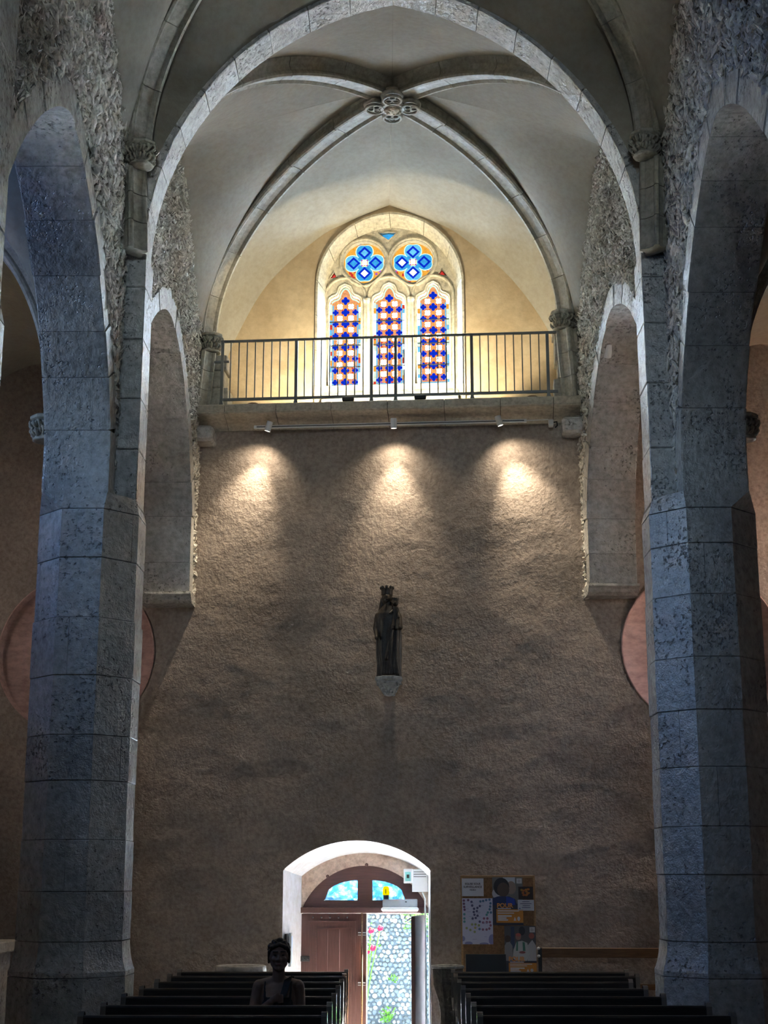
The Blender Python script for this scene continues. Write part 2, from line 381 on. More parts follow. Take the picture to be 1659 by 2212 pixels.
# ------------------------------------------------------------------ west wall: rough plaster with door and two round recesses
def arc_outline(x0, x1, zb, zs, za, n=24, p=2.0):
    """opening: vertical sides x0, x1 from zb to zs, low curved head up to za (counter-clockwise from bottom left... bottom right)"""
    c = (x0 + x1) / 2; h = (x1 - x0) / 2
    pts = [(x0, zb), (x1, zb)]
    for i in range(n + 1):
        u = 1 - 2 * i / n
        a = math.asin(max(-1, min(1, u)))
        pts.append((c + h * u, zs + (za - zs) * max(0.0, 1 - abs(u) ** p) ** 0.5))
    return pts
def seg_outline(x0, x1, zb, zs, za, n=24):
    """opening with a segmental (circular) head"""
    c = (x0 + x1) / 2; h = (x1 - x0) / 2; r = za - zs; Rr = (h * h + r * r) / (2 * r); zc = za - Rr; a0 = math.asin(h / Rr)
    pts = [(x0, zb), (x1, zb)]
    for i in range(n + 1):
        a = a0 - 2 * a0 * i / n; pts.append((c + Rr * math.sin(a), zc + Rr * math.cos(a)))
    return pts
DOOR_OUT = seg_outline(-1.25, 0.40, -0.7, 1.87, 2.19)
ROUNDELS = ((-3.75, 4.34, 0.93), (3.50, 4.33, 0.89))
def in_poly(x, z, poly):
    c = False; n = len(poly); j = n - 1
    for i in range(n):
        xi, zi = poly[i]; xj, zj = poly[j]
        if (zi > z) != (zj > z) and x < (xj - xi) * (z - zi) / (zj - zi) + xi: c = not c
        j = i
    return c
def near_poly(x, z, poly):
    best = None; n = len(poly)
    for i in range(n):
        a = Vector(poly[i]); b = Vector(poly[(i + 1) % n]); d = b - a; p = Vector((x, z))
        t = max(0, min(1, (p - a).dot(d) / max(d.length_squared, 1e-9))); q = a + d * t; e = (q - p).length
        if best is None or e < best[0]: best = (e, q)
    return best[1]
def relief(x, z):
    d = 0.018 * noise.noise((x * 0.9, 3.3, z * 1.35)) + 0.009 * noise.noise((x * 1.9 + 7, 1.1, z * 3.0)) + 0.0035 * noise.noise((x * 5, 5.2, z * 7.5))
    d += 0.0018 * noise.noise((x * 13, 9.2, z * 17)) + 0.002 * noise.noise((x * 31, 2.2, z * 34))
    d += 0.006 * (1 - abs(noise.noise((x * 1.1 + 3.1, 7.7, z * 1.9)))) ** 5 + 0.003 * (1 - abs(noise.noise((x * 2.6 + 1.3, 4.1, z * 3.6)))) ** 6
    return d
def west_wall():
    st = 0.03; x0, x1, z0, z1 = -5.76, 5.76, -0.72, 8.4
    nx = int((x1 - x0) / st); nz = int((z1 - z0) / st)
    hx = (x1 - x0) / nx; hz = (z1 - z0) / nz
    def hole(x, z):
        if -1.3 < x < 0.45 and z < 2.25 and in_poly(x, z, DOOR_OUT): return 1
        for k, (cx, cz, r) in enumerate(ROUNDELS):
            if (x - cx) ** 2 + (z - cz) ** 2 < r * r: return 2 + k
        if abs(x + 0.1) < 2.32 and z > 7.12: return 9
        return 0
    cell = np.zeros((nx, nz), int)
    for i in range(nx):
        for j in range(nz): cell[i, j] = hole(x0 + (i + .5) * hx, z0 + (j + .5) * hz)
    vid = -np.ones((nx + 1, nz + 1), int); v = []; f = []
    for i in range(nx + 1):
        for j in range(nz + 1):
            c = [cell[a, b] for a in (i - 1, i) if 0 <= a < nx for b in (j - 1, j) if 0 <= b < nz]
            if all(c): continue
            x, z = x0 + i * hx, z0 + j * hz; k = max(c)
            if k == 1: q = near_poly(x, z, DOOR_OUT); x, z = q.x, q.y
            elif k in (2, 3):
                cx, cz, r = ROUNDELS[k - 2]; a = math.atan2(z - cz, x - cx); x, z = cx + r * math.cos(a), cz + r * math.sin(a)
            vid[i, j] = len(v); v.append((x, -relief(x, z) if k == 0 else 0.0, z))
    for i in range(nx):
        for j in range(nz):
            if not cell[i, j]: f.append((vid[i, j], vid[i+1, j], vid[i+1, j+1], vid[i, j+1]))
    return v, f
v, f = west_wall()
wall_west = west(mk('wall_west', v, f, M['plaster'], smooth=True))
tag(wall_west, 'rough brown plastered west wall washed by three spotlights', 'wall', kind='structure')
for cx, cz, r in ROUNDELS:
    mb = MB(); n = 64; d = 0.09
    ring = lambda rr, y: [(cx + rr * math.cos(2*PI*k/n), y, cz + rr * math.sin(2*PI*k/n)) for k in range(n)]
    vv = ring(r + 0.012, -0.015) + ring(r - 0.004, -0.02) + ring(r - 0.02, d) + ring(r * 0.5, d + 0.03) + [(cx, d + 0.035, cz)]
    ff = [(a*n + k, a*n + (k+1) % n, (a+1)*n + (k+1) % n, (a+1)*n + k) for a in range(3) for k in range(n)] + [(3*n + k, 3*n + (k+1) % n, 4*n) for k in range(n)]
    o = mk('roundel', vv, ff, M['pink'], wall_west, smooth=True); o['label'] = 'large pink washed round recess in the brown wall'
# splayed door reveal, tympanum
DOOR_IN = seg_outline(-1.13, 0.34, -0.7, 1.80, 2.06)
n = len(DOOR_OUT)
vv = []; ff = []
for k in range(5):
    t = k / 4
    for a, b in zip(DOOR_OUT, DOOR_IN):
        x, z = a[0] + (b[0] - a[0]) * t, a[1] + (b[1] - a[1]) * t
        w = 0.012 * noise.noise((x * 6, t * 4, z * 6)) if 0 < k < 4 else 0
        vv.append((x + w, -0.004 + 0.704 * t, z + w))
for k in range(4):
    for i in range(1, n): ff.append((k*n + i, k*n + (i+1) % n, (k+1)*n + (i+1) % n, (k+1)*n + i))
o = mk('door_reveal', vv, ff, M['reveal'], wall_west, smooth=False); o['label'] = 'whitewashed splayed door reveal'
FAN = seg_outline(-1.12, 0.33, 1.445, 1.45, 1.92, 28)
big = [(x * 1.0, z) for x, z in seg_outline(-1.16, 0.37, 1.40, 1.81, 2.09)]
tp = [(-1.16, 1.40)] + [(x, z) for x, z in reversed(FAN[2:])] + [(0.37, 1.40)] + [(x, z) for x, z in big[2:]]
o = plate('tympanum', tp, [], 0.68, 0.76, M['tymp'], wall_west); o['label'] = 'pinkish plaster lunette over the door'
# outer skin of the west front
so = plate('wall_west_outer', [(-6.1, -0.75), (6.1, -0.75), (6.1, 12.1), (-6.1, 12.1)], [seg_outline(-1.2, 0.42, -0.74, 1.5, 2.1), arc_outline(-0.95, 0.76, 7.8, 9.1, 9.98)], 0.98, 1.28, M['core'])
tag(west(so), 'outer masonry of the west front', 'wall', kind='structure')

# upper window wall over the gallery
def pointed(x0, x1, zb, zs, za, n=10):
    c = (x0 + x1) / 2; h = (x1 - x0) / 2; r = za - zs; cc = (r * r - h * h) / (2 * h); Rr = h + cc
    a1 = math.atan2(r, cc)
    right = [(c - cc + Rr * math.cos(a1 * i / n), zs + Rr * math.sin(a1 * i / n)) for i in range(n + 1)]
    left = [(2 * c - x, z) for x, z in reversed(right[:-1])]
    return [(x0, zb), (x1, zb)] + right + left
WIN_OUT = pointed(-1.04, 0.85, 7.3, 9.12, 10.10, 12)
WIN_IN = pointed(-0.93, 0.74, 7.72, 9.12, 9.98, 12)
uw = plate('wall_gallery', [(-2.75, 6.9), (2.65, 6.9), (2.65, 11.2), (-2.75, 11.2)], [WIN_OUT], 0.6, 0.97, M['upper'])
tag(west(uw), 'warm lit plaster wall around the stained glass window', 'wall', kind='structure')

# ------------------------------------------------------------------ arcade walls
def clip_half(poly, nx, ny, d):
    out = []
    for i in range(len(poly)):
        a, b = poly[i], poly[(i + 1) % len(poly)]
        sa, sb = a[0]*nx + a[1]*ny - d, b[0]*nx + b[1]*ny - d
        if sa <= 0: out.append(a)
        if (sa < 0 < sb) or (sb < 0 < sa):
            t = sa / (sa - sb); out.append((a[0] + (b[0]-a[0])*t, a[1] + (b[1]-a[1])*t))
    return out
def open_curve(a0, a1, zb0, zb1, zs, za, p=1.9, crown=None, q=0.52):
    """(s, z) along the soffit from the near foot over the head to the far foot, and outward normal, dense"""
    pts = []; c = crown or (a0 + a1) / 2
    for i in range(20): pts.append((a0, zb0 + (zs - zb0) * i / 20))
    for i in range(61):
        an = PI - PI * i / 60; u = math.cos(an)
        pts.append((c + (a1 - c if u > 0 else c - a0) * u, zs + (za - zs) * max(0.0, 1 - abs(u) ** p) ** q))
    for i in range(1, 21): pts.append((a1, zs + (zb1 - zs) * i / 20))
    return pts
def offset(pts, d):
    out = []
    for i, p in enumerate(pts):
        a = Vector(pts[max(0, i - 1)]); b = Vector(pts[min(len(pts) - 1, i + 1)]); t = (b - a).normalized()
        nrm = Vector((-t.y, t.x)); out.append((p[0] + nrm.x * d, p[1] + nrm.y * d))
    return out
def chips(parent, pos, s0, s1, z0, z1, inside, count, size, rnd):
    """broken flint and lime flakes bedded in the wall face"""
    v = []; f = []
    F8 = ((0,1,2),(0,2,3),(0,3,4),(0,4,1),(5,2,1),(5,3,2),(5,4,3),(5,1,4))
    for _ in range(count):
        s, z = rnd.uniform(s0, s1), rnd.uniform(z0, z1)
        if not inside(s, z): continue
        r = size * rnd.uniform(0.5, 1.15) * (1.5 if rnd.random() < 0.08 else 1); e = rnd.uniform(1.0, 2.1); ang = rnd.gauss(PI / 2, 0.55)
        ca, sa = math.cos(ang), math.sin(ang); out = rnd.uniform(0.2, 1.0) * 0.048 + 0.006; tilt = rnd.uniform(-1, 1) * 0.04
        b = len(v); k = rnd.uniform(-0.4, 0.4) * r
        loc = [(k, 0, -out), (r * e * rnd.uniform(.7, 1.1), 0, tilt - out * rnd.uniform(0, .8)), (0, r * rnd.uniform(.5, 1), -out * rnd.uniform(0, .9)), (-r * e * rnd.uniform(.7, 1.1), 0, -tilt - out * rnd.uniform(0, .8)), (0, -r * rnd.uniform(.5, 1), -out * rnd.uniform(0, .9)), (0, 0, 0.02)]
        for x, y, t in loc: v.append(tuple(pos(s + x * ca - y * sa, t, z + x * sa + y * ca)))
        f += [tuple(b + i for i in q) for q in F8]
    o = mk('rubble_facing', v, f, M['rubble'], parent); o['kind'] = 'stuff'; o['label'] = 'rough facing of broken pale stone flakes'
    return o
FLAKES = []
for k in range(10):
    rf_ = random.Random(k + 40); b = MB().ball((0, 0, 0), (rf_.uniform(1.2, 1.7), rf_.uniform(.6, .9), rf_.uniform(.35, .6)), 6, 4)
    b.v = [tuple(Vector(p) * (1 + .35 * noise.noise(Vector(p) * 1.7 + Vector((k * 3.1, 0, 0))))) for p in b.v]
    me = bpy.data.meshes.new('stone_flake'); me.from_pydata(b.v, [], b.f); me.materials.append(M['rubble']); FLAKES.append(me)
def arcade(parent, P0, P1, nsign, s0, s1, a0, a1, zb0, zb1, zs, za, ztop=10.7, detail=True, seed=1, thick=0.60, nchip=0, flakes=0, chip=0.043, crown=None, p=1.7, q=0.62):
    rnd = random.Random(seed); P0 = Vector((*P0, 0)); P1 = Vector((*P1, 0)); d = (P1 - P0).normalized(); nr = Vector((d.y, -d.x, 0)) * nsign
    y0 = P0.y
    def pos(s, t, z):   # s is measured as depth along the nave, t outward into the aisle
        return P0 + d * ((s - y0) / d.y) + nr * t + Vector((0, 0, z))
    cur = open_curve(a0, a1, zb0, zb1, zs, za, crown=crown, p=p, q=q)
    co = offset(cur, 0.13)
    poly = [(s0, zb0)] + [(co[0][0], zb0)] + co[1:-1] + [(co[-1][0], zb1), (s1, zb1), (s1, ztop), (s0, ztop)]
    v, f = plate_geo(poly, [], 0.02, thick - 0.02)
    mk('masonry_core', [pos(p[0], p[1], p[2]) for p in v], f, M['core'], parent)
    if not detail: return pos
    # dressed stones: jambs and arch ring
    L = [0]
    for i in range(1, len(cur)): L.append(L[-1] + (Vector(cur[i]) - Vector(cur[i-1])).length)
    cuts = [0]; 
    while cuts[-1] < L[-1] - 0.3: cuts.append(cuts[-1] + rnd.uniform(0.36, 0.56))
    cuts[-1] = L[-1]
    def at(l):
        for i in range(1, len(L)):
            if L[i] >= l - 1e-9:
                t = (l - L[i-1]) / max(1e-9, L[i] - L[i-1]); return Vector(cur[i-1]).lerp(Vector(cur[i]), t), i
        return Vector(cur[-1]), len(L) - 1
    for k in range(len(cuts) - 1):
        la, lb = cuts[k] + 0.002, cuts[k+1] - 0.002; w = rnd.uniform(0.17, 0.30) + 0.05 * (k % 2)
        inn = [at(la + (lb - la) * q / 4)[0] for q in range(5)]
        out = [Vector(p) for p in offset([tuple(p) for p in inn], w)]
        ring = [tuple(p) for p in inn] + [tuple(p) for p in reversed(out)]
        b = MB(); jit = rnd.uniform(-0.006, 0.008); m = len(ring); ch = 0.012
        cs = sum(p[0] for p in ring) / m; cz = sum(p[1] for p in ring) / m
        sh = lambda p: (p[0] + (cs - p[0]) * 0.018, p[1] + (cz - p[1]) * 0.018)
        lay = [(sh, 0.0 - jit), (lambda p: p, ch), (lambda p: p, thick - ch), (sh, thick + jit)]
        vv = [pos(fn(p)[0], t, fn(p)[1]) for fn, t in lay for p in ring]
        ff = [(a*m + i, (a+1)*m + i, (a+1)*m + (i+1) % m, a*m + (i+1) % m) for a in range(3) for i in range(m)] + [tuple(range(m)), tuple(range(4*m - 1, 3*m - 1, -1))]
        b.add(vv, ff).build('voussoir', M['ashlar'], parent, fix=True)
    if nchip:
        og = offset(cur, 0.24)
        pin = [(co[0][0], zb0 - 1)] + og + [(co[-1][0], zb1 - 1)]
        inside = lambda s, z: not in_poly(s, z, pin)
        chips(parent, lambda s, t, z: pos(s, 0.02 + t, z), s0, s1, min(zb0, zb1) + 0.0, 10.0, inside, nchip, chip, rnd)
        for k in range(flakes * 6):
            if flakes <= 0: break
            s_, z_ = rnd.uniform(9.3, 12.15), rnd.uniform(5.6, 9.4)
            if not inside(s_, z_): continue
            flakes -= 1
            an = rnd.gauss(PI/2, .45); ca, sa = math.cos(an), math.sin(an); r = chip * rnd.uniform(.9, 1.5); Zv = Vector((0, 0, 1))
            ax, ay = d * ca + Zv * sa, Zv * ca - d * sa; tl = rnd.uniform(-.5, .5); ax = (ax + nr * tl).normalized(); az = ax.cross(ay) 
            if az.dot(nr) < 0: az = -az
            o = link('stone_flake', FLAKES[k % len(FLAKES)], parent)
            mt = Matrix((ax * r, ay * r, az * r)).transposed().to_4x4(); mt.translation = pos(s_, -0.012, z_); o.matrix_local = mt
    return pos
wall_left = tag(empty('wall_left'), 'left nave arcade wall of rubble with dressed pointed arches', 'wall', kind='structure')
wall_right = tag(empty('wall_right'), 'right nave arcade wall of rubble with dressed pointed arches', 'wall', kind='structure')
ZB = 4.92
arcade(wall_left, (-2.40, 2.8), (-2.40, 7.6), -1, -6, 7.6, 3.2, 7.15, 0.0, ZB, 5.4, 7.3, detail=False)
arcade(wall_right, (2.42, 2.8), (2.42, 7.6), 1, -6, 7.6, 3.2, 7.15, 0.0, ZB, 5.4, 7.3, detail=False)
arcade(wall_left, (-2.40, 7.6), (-2.40, 12.46), -1, 7.6, 12.46, 8.17, 12.0, ZB, ZB, 5.35, 7.33, crown=10.08, p=1.55, q=0.72, seed=2, nchip=15000, flakes=280, thick=0.55)
arcade(wall_right, (2.42, 7.6), (2.42, 12.46), 1, 7.6, 12.46, 8.17, 12.0, ZB, ZB, 5.35, 7.33, crown=10.08, p=1.55, q=0.72, seed=3, nchip=15000, flakes=280, thick=0.55)
posL = arcade(wall_left, (-2.40, 12.46), (-2.36, 17.1), -1, 12.46, 17.9, 12.93, 16.83, ZB, 5.0, 5.75, 7.62, seed=4, nchip=17000, thick=0.55, chip=0.034)
posR = arcade(wall_right, (2.42, 12.46), (2.20, 16.9), 1, 12.46, 17.7, 12.93, 16.52, ZB, 5.03, 5.75, 7.62, seed=5, nchip=17000, thick=0.55, chip=0.034)
# moulded corbels carrying the west ends of the arcade
for pos, sa, zc, par in ((posL, 16.80, 4.99, wall_left), (posR, 16.49, 5.02, wall_right)):
    prof = [(sa + 0.5, zc), (sa - 0.02, zc), (sa - 0.03, zc - 0.03), (sa + 0.01, zc - 0.055), (sa + 0.03, zc - 0.09), (sa + 0.10, zc - 0.12), (sa + 0.5, zc - 0.12)]
    mk('corbel', [pos(s, t, z) for t in (-0.02, 0.56) for s, z in prof], [tuple(range(7)), tuple(range(13, 6, -1))] + [((i+1) % 7, i, i + 7, (i+1) % 7 + 7) for i in range(7)], M['ashlar'], par)

# ------------------------------------------------------------------ octagonal piers
OX = 1.0
def octa(a):
    r = a / math.cos(PI / 8); return [(OX * r * math.cos(PI/8 + k*PI/4), r * math.sin(PI/8 + k*PI/4)) for k in range(8)]
def block_poly(poly, z0, z1, ch=0.005):
    n = len(poly); cx = sum(p[0] for p in poly) / n; cy = sum(p[1] for p in poly) / n
    sh = lambda p: (p[0] + (cx - p[0]) * 0.014, p[1] + (cy - p[1]) * 0.014)
    v = [(*sh(p), z0) for p in poly] + [(*p, z0 + ch) for p in poly] + [(*p, z1 - ch) for p in poly] + [(*sh(p), z1) for p in poly]
    f = [(a*n + i, a*n + (i+1) % n, (a+1)*n + (i+1) % n, (a+1)*n + i) for a in range(3) for i in range(n)] + [tuple(range(n))[::-1], tuple(range(3*n, 4*n))]
    return v, f
def pier(x, y, label, seed):
    global OX
    OX = 0.935 if x < 0 else 1.0
    rnd = random.Random(seed); e = empty('pier', (x, y, 0)); tag(e, label, 'pier', 'octagonal stone piers', 'structure')
    a = 0.455
    v, f = block_poly(octa(a - 0.02), 0.02, 4.9); mk('pier_core', v, f, M['core'], e)
    z = 1.30; k = 0
    while z < 4.7:
        h = rnd.uniform(0.36, 0.52); z1 = z + h if z + h < 4.58 else 4.79
        an = (0.0, PI/2, PI/4, -PI/4)[(k * 3 + seed) % 4] + 0.0; nx, ny = math.cos(an), math.sin(an); off = rnd.uniform(-0.12, 0.12)
        aa = a + rnd.uniform(-0.006, 0.006)
        for sg in (1, -1):
            pl = clip_half(octa(aa), nx * sg, ny * sg, off * sg - 0.0015)
            v, f = block_poly(pl, z + 0.0015, z1 - 0.0015); mk('pier_block', v, f, M['ashlar'], e)
        z = z1; k += 1
    # moulded base and plinth
    prof = [(0.50, 1.12), (0.49, 1.17), (0.462, 1.24), (0.457, 1.30)]
    b = MB()
    for sg in (1, -1):
        v, f = block_poly(clip_half(octa(0.505), sg, 0, 0.03*sg - 0.003), 0.01, 0.55); mk('plinth_block', v, f, M['ashlar'], e)
        v, f = block_poly(clip_half(octa(0.50), 0, sg, -0.05*sg - 0.003), 0.56, 1.03); mk('plinth_block', v, f, M['ashlar'], e)
    pr = [(0.50, 1.035), (0.50, 1.07), (0.49, 1.09), (0.475, 1.14), (0.465, 1.19), (0.458, 1.25), (0.455, 1.297)]
    v = [(*p, z) for r, z in pr for p in octa(r)]; n = 8
    f = [(i*n + q, i*n + (q+1) % n, (i+1)*n + (q+1) % n, (i+1)*n + q) for i in range(len(pr) - 1) for q in range(n)] + [tuple(range(n))[::-1], tuple(range((len(pr)-1)*n, len(pr)*n))]
    mk('base_moulding', v, f, M['ashlar'], e)
    # chamfer stops: octagon turns into the square springer block
    oc = octa(0.455); yy = 0.46
    if x < 0: xi_, xo_, xr = -2.40 - x, -2.95 - x, -2.205 - x
    else: xi_, xo_, xr = 2.42 - x, 2.97 - x, 2.205 - x
    lo, hi = (xo_, xi_) if x < 0 else (xi_, xo_); lr, hr = (xo_, xr) if x < 0 else (xr, xo_)
    x0, x1 = lo, hi
    sq = [(hr, 0.19), (hi * .5, yy), (lo * .5, yy), (lr, .19), (lr, -.19), (lo * .5, -yy), (hi * .5, -yy), (hr, -.19)]
    v = [(*p, 4.793) for p in oc] + [(*p, 4.93) for p in sq] + [(x1, yy, 4.93), (x0, yy, 4.93), (x0, -yy, 4.93), (x1, -yy, 4.93)]
    f = [tuple(range(8))[::-1]]
    crn = {0: 16, 2: 17, 4: 18, 6: 19}
    for i in range(8):
        j = (i + 1) % 8
        if i in crn: f += [(i, j, crn[i]), (i, crn[i], 8 + i), (j, 8 + j, crn[i])]
        else: f.append((i, j, 8 + j, 8 + i))
    f.append((8, 16, 9, 10, 17, 11, 12, 18, 13, 14, 19, 15))
    MB().add(v, f).build('chamfer_stop', M['ashlar'], e, fix=True)
    return e
pier(-2.60, 12.46, 'octagonal stone pier on the left, beside the left pews', 1)
pier(2.625, 12.46, 'octagonal stone pier on the right, beside the right pews', 2)
pier(-2.60, 7.58, 'octagonal stone pier at the extreme left, nearest on its side', 3)
pier(2.625, 7.58, 'octagonal stone pier at the extreme right, nearest on its side', 4)

# ------------------------------------------------------------------ transverse arches
AC, AZ, AR = 0.55, 7.2, 2.775
def arch_pt(a, e, sg):   # sg=1: right half
    return (sg * (-AC + (AR + e) * math.cos(a)), AZ + (AR + e) * math.sin(a))
def a_apex(e): return math.acos(AC / (AR + e))
def transverse(y0, y1, label):
    t = tag(empty('transverse_arch', (0, y0, 0)), label, 'arch', kind='structure'); rnd = random.Random(int(y0 * 10))
    for sg in (-1, 1):
        z = 4.88
        xi, xo = sg * 2.205, sg * 2.47
        while z < 7.19:
            h = rnd.uniform(0.4, 0.6); z1 = 7.2 if z + h > 7.0 else z + h; j = rnd.uniform(-.004, .004)
            MB().bbox(min(xi + j, xo), max(xi + j, xo), 0, y1 - y0, z + .002, z1 - .002, 0.008).build('respond_block', M['ashlar'], t, fix=True); z = z1
        nb = 9; ai = a_apex(0); ao = a_apex(0.42)
        for k in range(nb):
            q0, q1 = k / nb, (k + 1) / nb; g = 0.0012
            inn = [arch_pt(ai * (q0 + (q1 - q0) * s / 5) + (g if s == 0 else -g if s == 5 else 0), rnd.uniform(-.002, .002) * (0 < s < 5), sg) for s in range(6)]
            out = [arch_pt(ao * (q0 + (q1 - q0) * s / 5) + (g if s == 0 else -g if s == 5 else 0), 0.42, sg) for s in range(6)]
            m = 12; ring = inn + out[::-1]; c = (sum(p[0] for p in ring) / m, sum(p[1] for p in ring) / m)
            sh = lambda p: (p[0] + (c[0] - p[0]) * .03, p[1] + (c[1] - p[1]) * .03)
            dd = y1 - y0; lay = [(sh, 0), (lambda p: p, .01), (lambda p: p, dd - .01), (sh, dd)]
            v = [(fn(p)[0], yy, fn(p)[1]) for fn, yy in lay for p in ring]
            f = [(a*m + i, (a+1)*m + i, (a+1)*m + (i+1) % m, a*m + (i+1) % m) for a in range(3) for i in range(m)] + [tuple(range(m)), tuple(range(4*m-1, 3*m-1, -1))]
            MB().add(v, f).build('voussoir', M['ashlar'], t, fix=True)
    # wall over the arch up to the roof keeps daylight out between the bays
    return t
transverse(12.27, 12.66, 'wide pale stone arch spanning the nave between the piers')
transverse(7.39, 7.78, 'nearest stone arch spanning the nave overhead')

# ------------------------------------------------------------------ vaults
PROF = [(-.17,.24),(-.17,.19),(-.155,.165),(-.125,.13),(-.118,.075),(-.13,.055),(-.135,.03),(-.12,.008),(-.095,.003),(-.075,.018),(-.062,.03),(0,.034),
        (.062,.03),(.075,.018),(.095,.003),(.12,.008),(.135,.03),(.13,.055),(.118,.075),(.125,.13),(.155,.165),(.17,.19),(.17,.24)]
def rib_line(p0, p1, n=40, ex=1.0):
    p0, p1 = Vector(p0), Vector(p1); out = []
    for i in range(n + 1):
        a = PI / 2 * i / n; s = 1 - math.cos(a); q = p0.lerp(p1, s); q.z = p0.z + (p1.z - p0.z) * math.sin(a) ** ex; out.append(q)
    return out
def frames(pts):
    d = pts[-1] - pts[0]; d.z = 0
    if d.length < 1e-6: d = Vector((0, 1, 0))
    d.normalize(); U = Vector((-d.y, d.x, 0)); out = []
    for i, p in enumerate(pts):
        t = (pts[min(i + 1, len(pts) - 1)] - pts[max(i - 1, 0)]).normalized(); Vv = t.cross(U); 
        if Vv.z < 0 or (abs(Vv.z) < 1e-4 and Vv.dot(d) > 0): Vv = -Vv
        out.append((p, U, Vv))
    return out
def sweep(name, fr, mat, parent, sc=1.0, prof=PROF):
    n = len(prof); v = [p + U * (a * sc) + Vv * (b * sc) for p, U, Vv in fr for a, b in prof]
    f = [(i*n + k, i*n + (k+1) % n, (i+1)*n + (k+1) % n, (i+1)*n + k) for i in range(len(fr) - 1) for k in range(n)]
    f += [tuple(range(n)), tuple(range((len(fr)-1)*n, len(fr)*n))[::-1]]
    return MB().add(v, f).build(name, mat, parent, fix=True)
def rib(parent, p0, p1, nseg=6, sc=1.0, ex=1.0):
    fr = frames(rib_line(p0, p1, 8 * nseg, ex)); e = link('rib', None, parent)
    for k in range(nseg):
        part = fr[8*k:8*k + 9]; g = 0.003
        a = part[0][0].lerp(part[1][0], 0.04); b = part[-1][0].lerp(part[-2][0], 0.04)
        part = [(a, *part[0][1:])] + part[1:-1] + [(b, *part[-1][1:])]
        sweep('rib_stone', part, M['rib'], e, sc)
    return fr
def web(parent, A, B, name='web'):
    """ruled surface between two lines with equal point counts"""
    m = len(A); n = 14; v = []; f = []
    for i in range(m):
        for k in range(n + 1):
            t = k / n; p = Vector(A[i]).lerp(Vector(B[i]), t); p.z += 0.06 * 4 * t * (1 - t) * (i / m) + 0.012 * noise.noise(p * 1.7)
            v.append(p)
    for i in range(m - 1):
        for k in range(n): f.append((i*(n+1) + k, i*(n+1) + k + 1, (i+1)*(n+1) + k + 1, (i+1)*(n+1) + k))
    return mk(name, v, f, M['vault'], parent, smooth=True)
def half_side(c, a, n):    # wall rib on an arcade wall, from corner c to apex a
    c, a = Vector(c), Vector(a); out = []
    for i in range(n):
        u = 1 - math.cos(PI / 2 * i / (n - 1)); p = c.lerp(a, u); p.z = c.z + (a.z - c.z) * (1 - (1 - u) ** 1.5); out.append(p)
    return out
def half_arch(y, sg, n, e=0.2, z0=7.9):
    a0 = math.asin((z0 - AZ) / (AR + e)); a1 = a_apex(e); out = []
    for i in range(n):
        a = a0 + (a1 - a0) * i / (n - 1); x, z = arch_pt(a, e, sg); out.append(Vector((x, y, z)))
    return out
def spline(pts, us):
    out = []
    for u in us:
        q = u * (len(pts) - 1); i = min(int(q), len(pts) - 2); t = q - i
        p0, p1, p2, p3 = (Vector(pts[max(0, min(len(pts) - 1, i + k))]) for k in (-1, 0, 1, 2))
        out.append(0.5 * ((2*p1) + (p2 - p0)*t + (2*p0 - 5*p1 + 4*p2 - p3)*t*t + (3*p1 - p0 - 3*p2 + p3)*t**3))
    return out
def top(fr, h=0.2): return [p + Vv * h for p, U, Vv in fr]
def capital(parent, loc, rz, s=1.0, seed=0):
    rnd = random.Random(seed); c = link('capital', None, parent, loc, (0, 0, rz))
    MB().lathe([(0.085*s, -0.21*s), (0.115*s, -0.205*s), (0.12*s, -0.19*s), (0.10*s, -0.175*s), (0.105*s, -0.09*s), (0.125*s, -0.02*s)], 12).build('bell', M['rib'], c, smooth=True)
    MB().lathe([(0.13*s, -0.02*s), (0.148*s, -0.005*s), (0.148*s, 0.02*s), (0.13*s, 0.035*s)], 8, rot=PI/8).build('abacus', M['rib'], c)
    b = MB()
    for k in range(12):
        a = 2*PI*k/12 + rnd.uniform(-.15, .15)
        for row in (0, 1):
            r0 = (0.112 + 0.014*row)*s; z = (-0.135 + 0.075*row)*s + rnd.uniform(-.01, .01)*s; aa = a + row*0.26
            b.ball((r0*1.08*math.cos(aa + .12), r0*1.08*math.sin(aa + .12), z + rnd.uniform(-.02, .02)), rnd.uniform(.012, .024)*s, 6, 5)
            pts = [(r0*math.cos(aa + 0.17*math.sin(q)) + 0.03*s*math.cos(aa)*math.sin(q*1.3), r0*math.sin(aa + 0.17*math.sin(q)) + 0.03*s*math.sin(aa)*math.sin(q*1.3), z + 0.032*s*math.cos(q)) for q in [2*PI*i/8*0.85 for i in range(9)]]
            b.tube(pts, [0.009*s + 0.008*s*rnd.random() for _ in pts], 5)
    b.build('foliage', M['rib'], c, smooth=True)
    return c
def shaft(parent, p, rz, z0, z1, sc=0.8, back=0.0):
    d = Vector((math.cos(rz), math.sin(rz), 0)); U = Vector((-d.y, d.x, 0)); p = Vector(p); n = 3
    for k in range(n):
        za, zb = z0 + (z1 - z0) * k / n + .003, z0 + (z1 - z0) * (k + 1) / n - .003
        fr = [(Vector((p.x, p.y, za)) - d * (back * (1 - k / n)), U, -d), (Vector((p.x, p.y, zb)) - d * (back * (1 - (k + 1) / n)), U, -d)]
        sweep('shaft_stone', fr, M['rib'], parent, sc)

